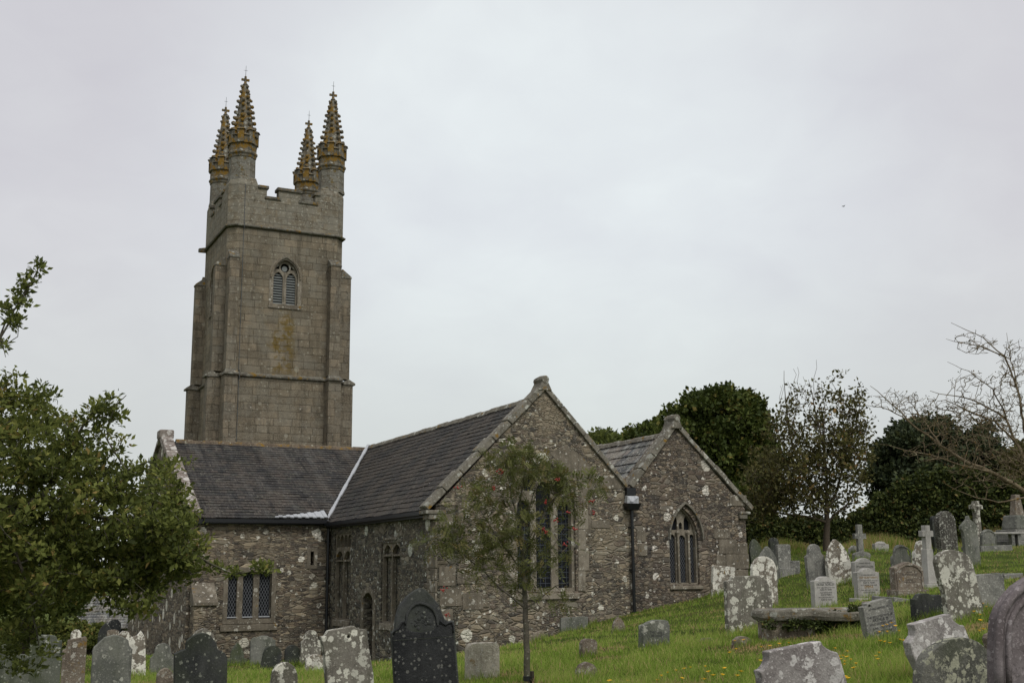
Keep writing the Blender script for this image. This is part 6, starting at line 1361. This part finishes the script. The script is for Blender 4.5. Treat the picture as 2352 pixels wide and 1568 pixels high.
# hedge bank behind the graves
def hedge(name, label, tops, Y, thick, n, size, mat, seed, ground=1262, cat='hedge'):
    r = np.random.default_rng(seed); xs = np.array([t_[0] for t_ in tops], float); ys = np.array([t_[1] for t_ in tops], float); x = xs[0]+(xs[-1]-xs[0])*r.random(n); yt = np.interp(x, xs, ys)+6*np.sin(x*.13)+5*np.sin(x*.31+1)
    f = r.random(n)**.8; dep = Y+thick*(r.random(n)-.5)*(1-.5*f); P = np.array([at(a, ground+6-(ground+6-b)*g, d) for a, b, g, d in zip(x, yt, f, dep)])
    # bulging surface: leaves pushed toward the viewer in lumps
    P[:, 1] -= .5*np.abs(np.sin(P[:, 0]*1.1+2*np.sin(P[:, 2]*1.4)))*(1-f)
    base = at((xs[0]+xs[-1])/2, ground, Y); o = empty(name, tuple(base)); tag(o, label, cat)
    V, Fc, A = leaves(P, n*2, .14, size, seed+1, .65, .3, rmean=.42, rstd=.34); l = mesh_np('foliage', V, Fc, M[mat], o, attr=A); l.matrix_parent_inverse = Matrix.Translation(-Vector(base))
    # opaque dark core, added to keep light from leaking through the leaves
    mb = MB(); k = 26
    for i in range(k):
        xa = xs[0]+(xs[-1]-xs[0])*i/k; xb = xs[0]+(xs[-1]-xs[0])*(i+1)/k; ya, yb2 = np.interp(xa, xs, ys), np.interp(xb, xs, ys)
        p = [at(xa, ground+25, Y-.2), at(xb, ground+25, Y-.2), at(xb, yb2+14, Y), at(xa, ya+14, Y)]; d = np.array([0, thick*.35, 0])
        mb.hexa([p[0], p[1], p[1]+d, p[0]+d, p[3], p[2], p[2]+d, p[3]+d])
    c = mb.build('opaque_core', M['bark_d'], o); c.matrix_parent_inverse = Matrix.Translation(-Vector(base)); return o
hedge('hedge', 'tall dark overgrown hedge behind the graves on the right', [(1690,1150),(1740,1170),(1790,1195),(1850,1192),(1890,1198),(1930,1200),(1975,1178),(2010,1150),(2060,1110),(2120,1085),(2200,1075),(2280,1085),(2330,1110),(2420,1130),(2700,1120),(3000,1130)], 53, 3.2, 90000, .16, 'lf_hedge', 61)
hedge('clipped_hedge', 'clipped green hedge in front of the slate-roofed building at left', [(-120,1428),(120,1430),(180,1432),(235,1440),(260,1446)], 46, 1.6, 9000, .13, 'lf_near', 62, ground=1480)
# rank dry grass and bracken at the hedge foot
r = np.random.default_rng(77); n = 16000; px_ = r.uniform(1700, 2400, n); Yh = r.uniform(49.8, 52., n); P = np.array([at(a, 1262, b) for a, b in zip(px_, Yh)]); z = gz(P[:, 0], P[:, 1]); h = r.uniform(.15, .75, n)*(.6+.4*np.sin(P[:, 0]*1.3)); a = r.random(n)*6.28
V = np.stack([np.stack([P[:, 0]-.012, P[:, 1], z], 1), np.stack([P[:, 0]+.012, P[:, 1], z], 1), np.stack([P[:, 0]+np.cos(a)*h*.35, P[:, 1]+np.sin(a)*h*.3, z+h], 1)], 1).reshape(-1, 3); i = np.arange(n)*3
tag(mesh_np('rank_grass', V, np.stack([i, i+1, i+2], 1), M['grass'], attr=np.repeat(np.where(r.random(n) < .45, r.uniform(.9, 1., n), r.uniform(0, .5, n)), 3)), kind='stuff')
# dark trees at the far left behind the leafy one
far_tree('dark_tree', 'dark evergreen mass behind the leafy tree at the left edge', 'tree', 60, 1480, 30, [(40,1330,130,90,30,2),(-20,1250,90,120,30,2),(130,1360,80,60,30,1.6),(185,1300,35,70,31,1.)], 320, 26000, .13, 'lf_dark', 47, seg=.5, spread=.34, r0=.25, rt=.015, aspect=.7, group='trees beyond the left graves', rmean=.5, rstd=.3)
# slate-roofed building seen under the leaves
hb = at(240, 1470, 78); ho_ = empty('outbuilding', tuple(hb), .12); tag(ho_, 'low building with a pale slate roof glimpsed under the leaves at left', 'building')
kx = np.linalg.norm(at(241, 1470, 78)-hb); zt_ = float(at(240, 1366, 78)[2]-hb[2]); ze_ = float(at(240, 1438, 78)[2]-hb[2]); w_ = 62*kx
MB().box(-w_, w_, 0, 7, -6, ze_-.05).build('wall', M['rub_trans'], ho_)
uv = []; 
n_ = 12; V = []; Fq = []; UV = []
for sgn in (0, 1):
    for i in range(n_):
        a, b = i/n_, (i+1)/n_; y0_, y1_ = (-.4+3.9*a, -.4+3.9*b) if not sgn else (7.4-3.9*a, 7.4-3.9*b); z0_, z1_ = ze_-.1+(zt_-ze_)*a, ze_-.1+(zt_-ze_)*b; m = len(V)
        V += [(-w_-.3, y0_, z0_+.04), (w_+.3, y0_, z0_+.04), (w_+.3, y1_, z1_), (-w_-.3, y1_, z1_), (-w_-.3, y0_, z0_-.02), (w_+.3, y0_, z0_-.02)]; Fq += [(m, m+1, m+2, m+3), (m+4, m+5, m+1, m)]; h_ = i*.4
        UV += [(0, h_+.01), (2*w_, h_+.01), (2*w_, h_+.39), (0, h_+.39)]*2
mesh_np('roof', V, Fq, M['slate3'], ho_, uv=UV)
mb = MB(); 
for s in (-1, 1): mb.prism([[(0, ze_-.2), (7, ze_-.2), (3.5, zt_-.15)]], s*w_-.15, s*w_+.15, lambda a, b, d: (d, a, b))
mb.build('gable', M['rub_trans'], ho_)

# ivy under the table tomb, tufts at stone feet
tb = bpy.data.objects.get('table_tomb'); C = []
r = np.random.default_rng(8)
for i in range(260): C.append((1.05+abs(r.normal(.55, .28)), -.35-.08*r.random(), r.uniform(.0, .44)))
for i in range(90): C.append((r.uniform(.0, 1.1), -.45-.05*r.random(), r.uniform(.15, .30)))
for i in range(60): C.append((r.uniform(1.6, 1.9), -.4+.3*r.random(), r.uniform(.40, .50)))
V, Fc, A = leaves(np.array(C), 3600, .06, .045, 3, .8, -.2, rmean=.35, rstd=.25); mesh_np('ivy', V, Fc, M['lf_hedge'], tb, attr=A)
def tufts(n, seed):
    rr = np.random.default_rng(seed); Vs = []; c = []
    for base, o, w, h in STONES:
        Y = base[1]
        if base[0] > 40: continue
        m = int(120*min(1.6, 1+w)); yw = o.rotation_euler.z; d = np.array([math.cos(yw), math.sin(yw)]); nn = np.array([d[1], -d[0]])
        s = rr.uniform(-.55, .55, m)*w; q_ = rr.uniform(.02, .16, m); c.append(np.stack([base[0]+d[0]*s+nn[0]*q_, base[1]+d[1]*s+nn[1]*q_], 1))
    c = np.concatenate(c); x, y = c[:, 0], c[:, 1]; z = gz(x, y)-.02; m = len(x); h = rr.uniform(.06, .20, m)*np.minimum(1.4, .6+y/40); a = rr.random(m)*2*np.pi; wd_ = .010*(y/18)**.7; dx, dy = np.cos(a)*wd_/2, np.sin(a)*wd_/2; b = rr.random(m)*2*np.pi; l = h*.35
    V = np.stack([np.stack([x-dx, y-dy, z], 1), np.stack([x+dx, y+dy, z], 1), np.stack([x+np.cos(b)*l, y+np.sin(b)*l, z+h], 1)], 1).reshape(-1, 3); i = np.arange(m)*3
    return V, np.stack([i, i+1, i+2], 1), np.repeat(np.clip(rr.normal(.5, .2, m), 0, .93), 3)
V, Fc, A = tufts(0, 5); tag(mesh_np('grass_tufts', V, Fc, M['grass'], attr=A), kind='stuff')

# yellow wildflowers, each its own
FL = [(x, y) for x, y in [(1688,1470),(1708,1468),(1691,1489),(1748,1484),(1769,1482),(1790,1477),(1812,1475),(1748,1516),(1676,1497),(1664,1533),(1702,1540),(1694,1550),(1586,1531),(1571,1534),(1553,1538),(1534,1543),(1519,1550),(1567,1556),(1510,1560),(1620,1529),(1627,1541),(1638,1549),(1660,1548),(1617,1558),(1400,1562),(1442,1562),(1928,1506),(1945,1507),(1936,1504),(1930,1512),(1954,1513),(1940,1517),(1966,1522),(1940,1524),(1918,1487),(1946,1494),(2016,1512),(2019,1497),(2022,1470),(2044,1475),(2032,1472),(2067,1467),(2076,1469),(2020,1450),(2037,1433),(2028,1436),(2048,1429),(2057,1436),(2038,1449),(2065,1447),(1961,1532),(1941,1552),(1948,1556),(2266,1392),(2282,1361),(2284,1370),(2258,1385),(2268,1367),(2251,1410),(2252,1423),(2277,1409),(2290,1402),(2259,1443),(2237,1403),(2283,1484),(2250,1447),(1912,1560),(2012,1505),(77,1541)]]
M['petal'] = mat_simple('yellow_petal', (.88,.50,.012), .6, .3, 0, .12, 40); M['stem'] = mat_simple('flower_stem', (.06,.10,.02), .7, .2, 0, .1, 9)
r = random.Random(9)
def flower_y(x, y):
    if x > 2230: return 15.
    if y > 1545: return 15.5
    if x > 2000: return 17.
    return 1.0*np.interp(y, [1465, 1500, 1545], [19.5, 17.6, 16.])
dots = None
for x, y in FL:
    Y = float(flower_y(x, y))
    if x < 100: Y = 15.5
    p = at(x, y, Y); g = gz1(p[0], p[1]); hh = float(p[2]-g)
    if hh < .07 or hh > .5:
        for Y2 in np.linspace(8.5, 26, 120):
            p2 = at(x, y, Y2); g2 = gz1(p2[0], p2[1])
            if .12 < p2[2]-g2 < .26: p, g, hh = p2, g2, float(p2[2]-g2)
    if hh < .05: continue
    o = empty('wildflower', (float(p[0]), float(p[1]), g), r.uniform(0, 6)); 
    tag(o, 'small yellow hawkweed flower on a thin stem in the grass among the graves', 'flower', 'yellow flowers in the grass')
    R_ = .026*r.uniform(.7, 1.25); mb = MB()
    tl = r.uniform(-.25, .25)
    for k in range(11):
        a = 2*math.pi*k/11; a1 = a+.22; mb.add([(0, 0, hh), (R_*math.cos(a-.22), R_*math.sin(a-.22), hh+.004+tl*R_*math.cos(a)), (R_*1.1*math.cos(a), R_*1.1*math.sin(a), hh+.007+tl*R_*math.cos(a)), (R_*math.cos(a1), R_*math.sin(a1), hh+.004+tl*R_*math.cos(a))], [(0, 1, 2, 3)])
    mb.lathe([(.003, -.010), (.0085, -.004), (.010, .004), (.006, .009)], 7, (0, 0, hh))
    mb.build('bloom', M['petal'], o)
    MB().tube([(r.uniform(-.02, .02), r.uniform(-.02, .02), -.02), (0, 0, hh*.6), (0, 0, hh-.004)], .0022, 4).build('stem', M['stem'], o)
# a bird high over the churchyard
c = at(1937, 474, 70); o = empty('bird', tuple(c), .6); tag(o, 'tiny dark bird gliding high in the grey sky on the right', 'bird')
M['bird'] = mat_simple('bird_feather', (.02,.02,.022), .8, .2)
o.scale = (.55, .55, .55); mb = MB(); mb.tube([(-.16,0,0),(-.10,0,.01),(0,0,.0),(.10,0,.0),(.2,0,-.005)], [.012,.045,.055,.04,.012], 8); mb.build('body', M['bird'], o, smooth=True)
for s in (-1, 1): MB().hexa([(-.05,s*.03,0),(.07,s*.03,0),(.02,s*.28,.06),(-.03,s*.26,.06),(-.05,s*.03,.015),(.07,s*.03,.012),(.02,s*.28,.07),(-.03,s*.26,.07)]).build('wing', M['bird'], o)
# ================================================================== SKY AND LIGHT
SUN_EL, SUN_AZ = math.radians(52), math.radians(-140)
wd = bpy.data.worlds.new('World'); SC.world = wd; wd.use_nodes = True; nt = wd.node_tree; nt.nodes.clear()
t = NT.__new__(NT); t.t = nt
out = t.n('ShaderNodeOutputWorld'); bg = t.n('ShaderNodeBackground'); sky = t.n('ShaderNodeTexSky', sky_type='NISHITA', sun_disc=False)
sky.sun_elevation = SUN_EL; sky.sun_rotation = math.radians(150); sky.air_density = 1.; sky.dust_density = 2.
dirv = t.n('ShaderNodeTexCoord').outputs['Generated']
sx, sy, sz = t.sep(dirv)
# flatten the cloud layer: project the direction on a high plane
k = t.math('DIVIDE', 1., t.math('ADD', t.math('ABSOLUTE', sz), .38))
pv = t.comb(t.math('MULTIPLY', sx, k), t.math('MULTIPLY', sy, k), 0.)
n1 = t.noise(t.warp(pv, 1.3, .5), 1.5, 4, .5); n2 = t.noise(t.warp(pv, 3., .3), 4.2, 5, .55)
cl = t.math('ADD', t.math('MULTIPLY', n1, .65), t.math('MULTIPLY', n2, .35))
ccol = t.ramp(cl, [(.36, (5.50, 5.40, 5.82)), (.5, (5.98, 5.96, 6.26)), (.64, (6.6, 6.65, 6.85))])
# the sun's brightening behind the overcast, ahead and high; greener-grey towards the horizon
gd = t.vm('DOT_PRODUCT', dirv, tuple(float(v) for v in ray(1150, 420)/np.linalg.norm(ray(1150, 420))))
gl = t.n('ShaderNodeVectorMath', operation='DOT_PRODUCT'); t.put(gl.inputs[0], dirv); r0 = ray(1250, 520); r0 = r0/np.linalg.norm(r0); t.put(gl.inputs[1], tuple(map(float, r0)))
g = t.step(gl.outputs['Value'], .925, 1.0)
ccol = t.mix(g, ccol, t.vm('MULTIPLY', ccol, (1.20, 1.27, 1.24)))
hz_ = t.math('SUBTRACT', 1., t.step(sz, .05, .30))
ccol = t.mix(t.math('MULTIPLY', hz_, .75), ccol, (5.65, 6.0, 5.75))
colr = t.mix(.955, sky.outputs[0], ccol)
t.put(bg.inputs[0], colr); t.put(bg.inputs[1], .094); t.put(out.inputs[0], bg.outputs[0])
sun = bpy.data.lights.new('sun', 'SUN'); sun.energy = 1.5; sun.angle = math.radians(26); sun.color = (1, .97, .92)
so = bpy.data.objects.new('sun', sun); COL.objects.link(so)
so.rotation_euler = (math.radians(90)-SUN_EL, 0, math.radians(30))
SC.view_settings.view_transform = 'Standard'; SC.view_settings.look = 'None'; SC.view_settings.exposure = .25; SC.view_settings.gamma = 1.
SC.cycles.max_bounces = 5; SC.cycles.diffuse_bounces = 3; SC.cycles.transparent_max_bounces = 4
SC.render.film_transparent = False
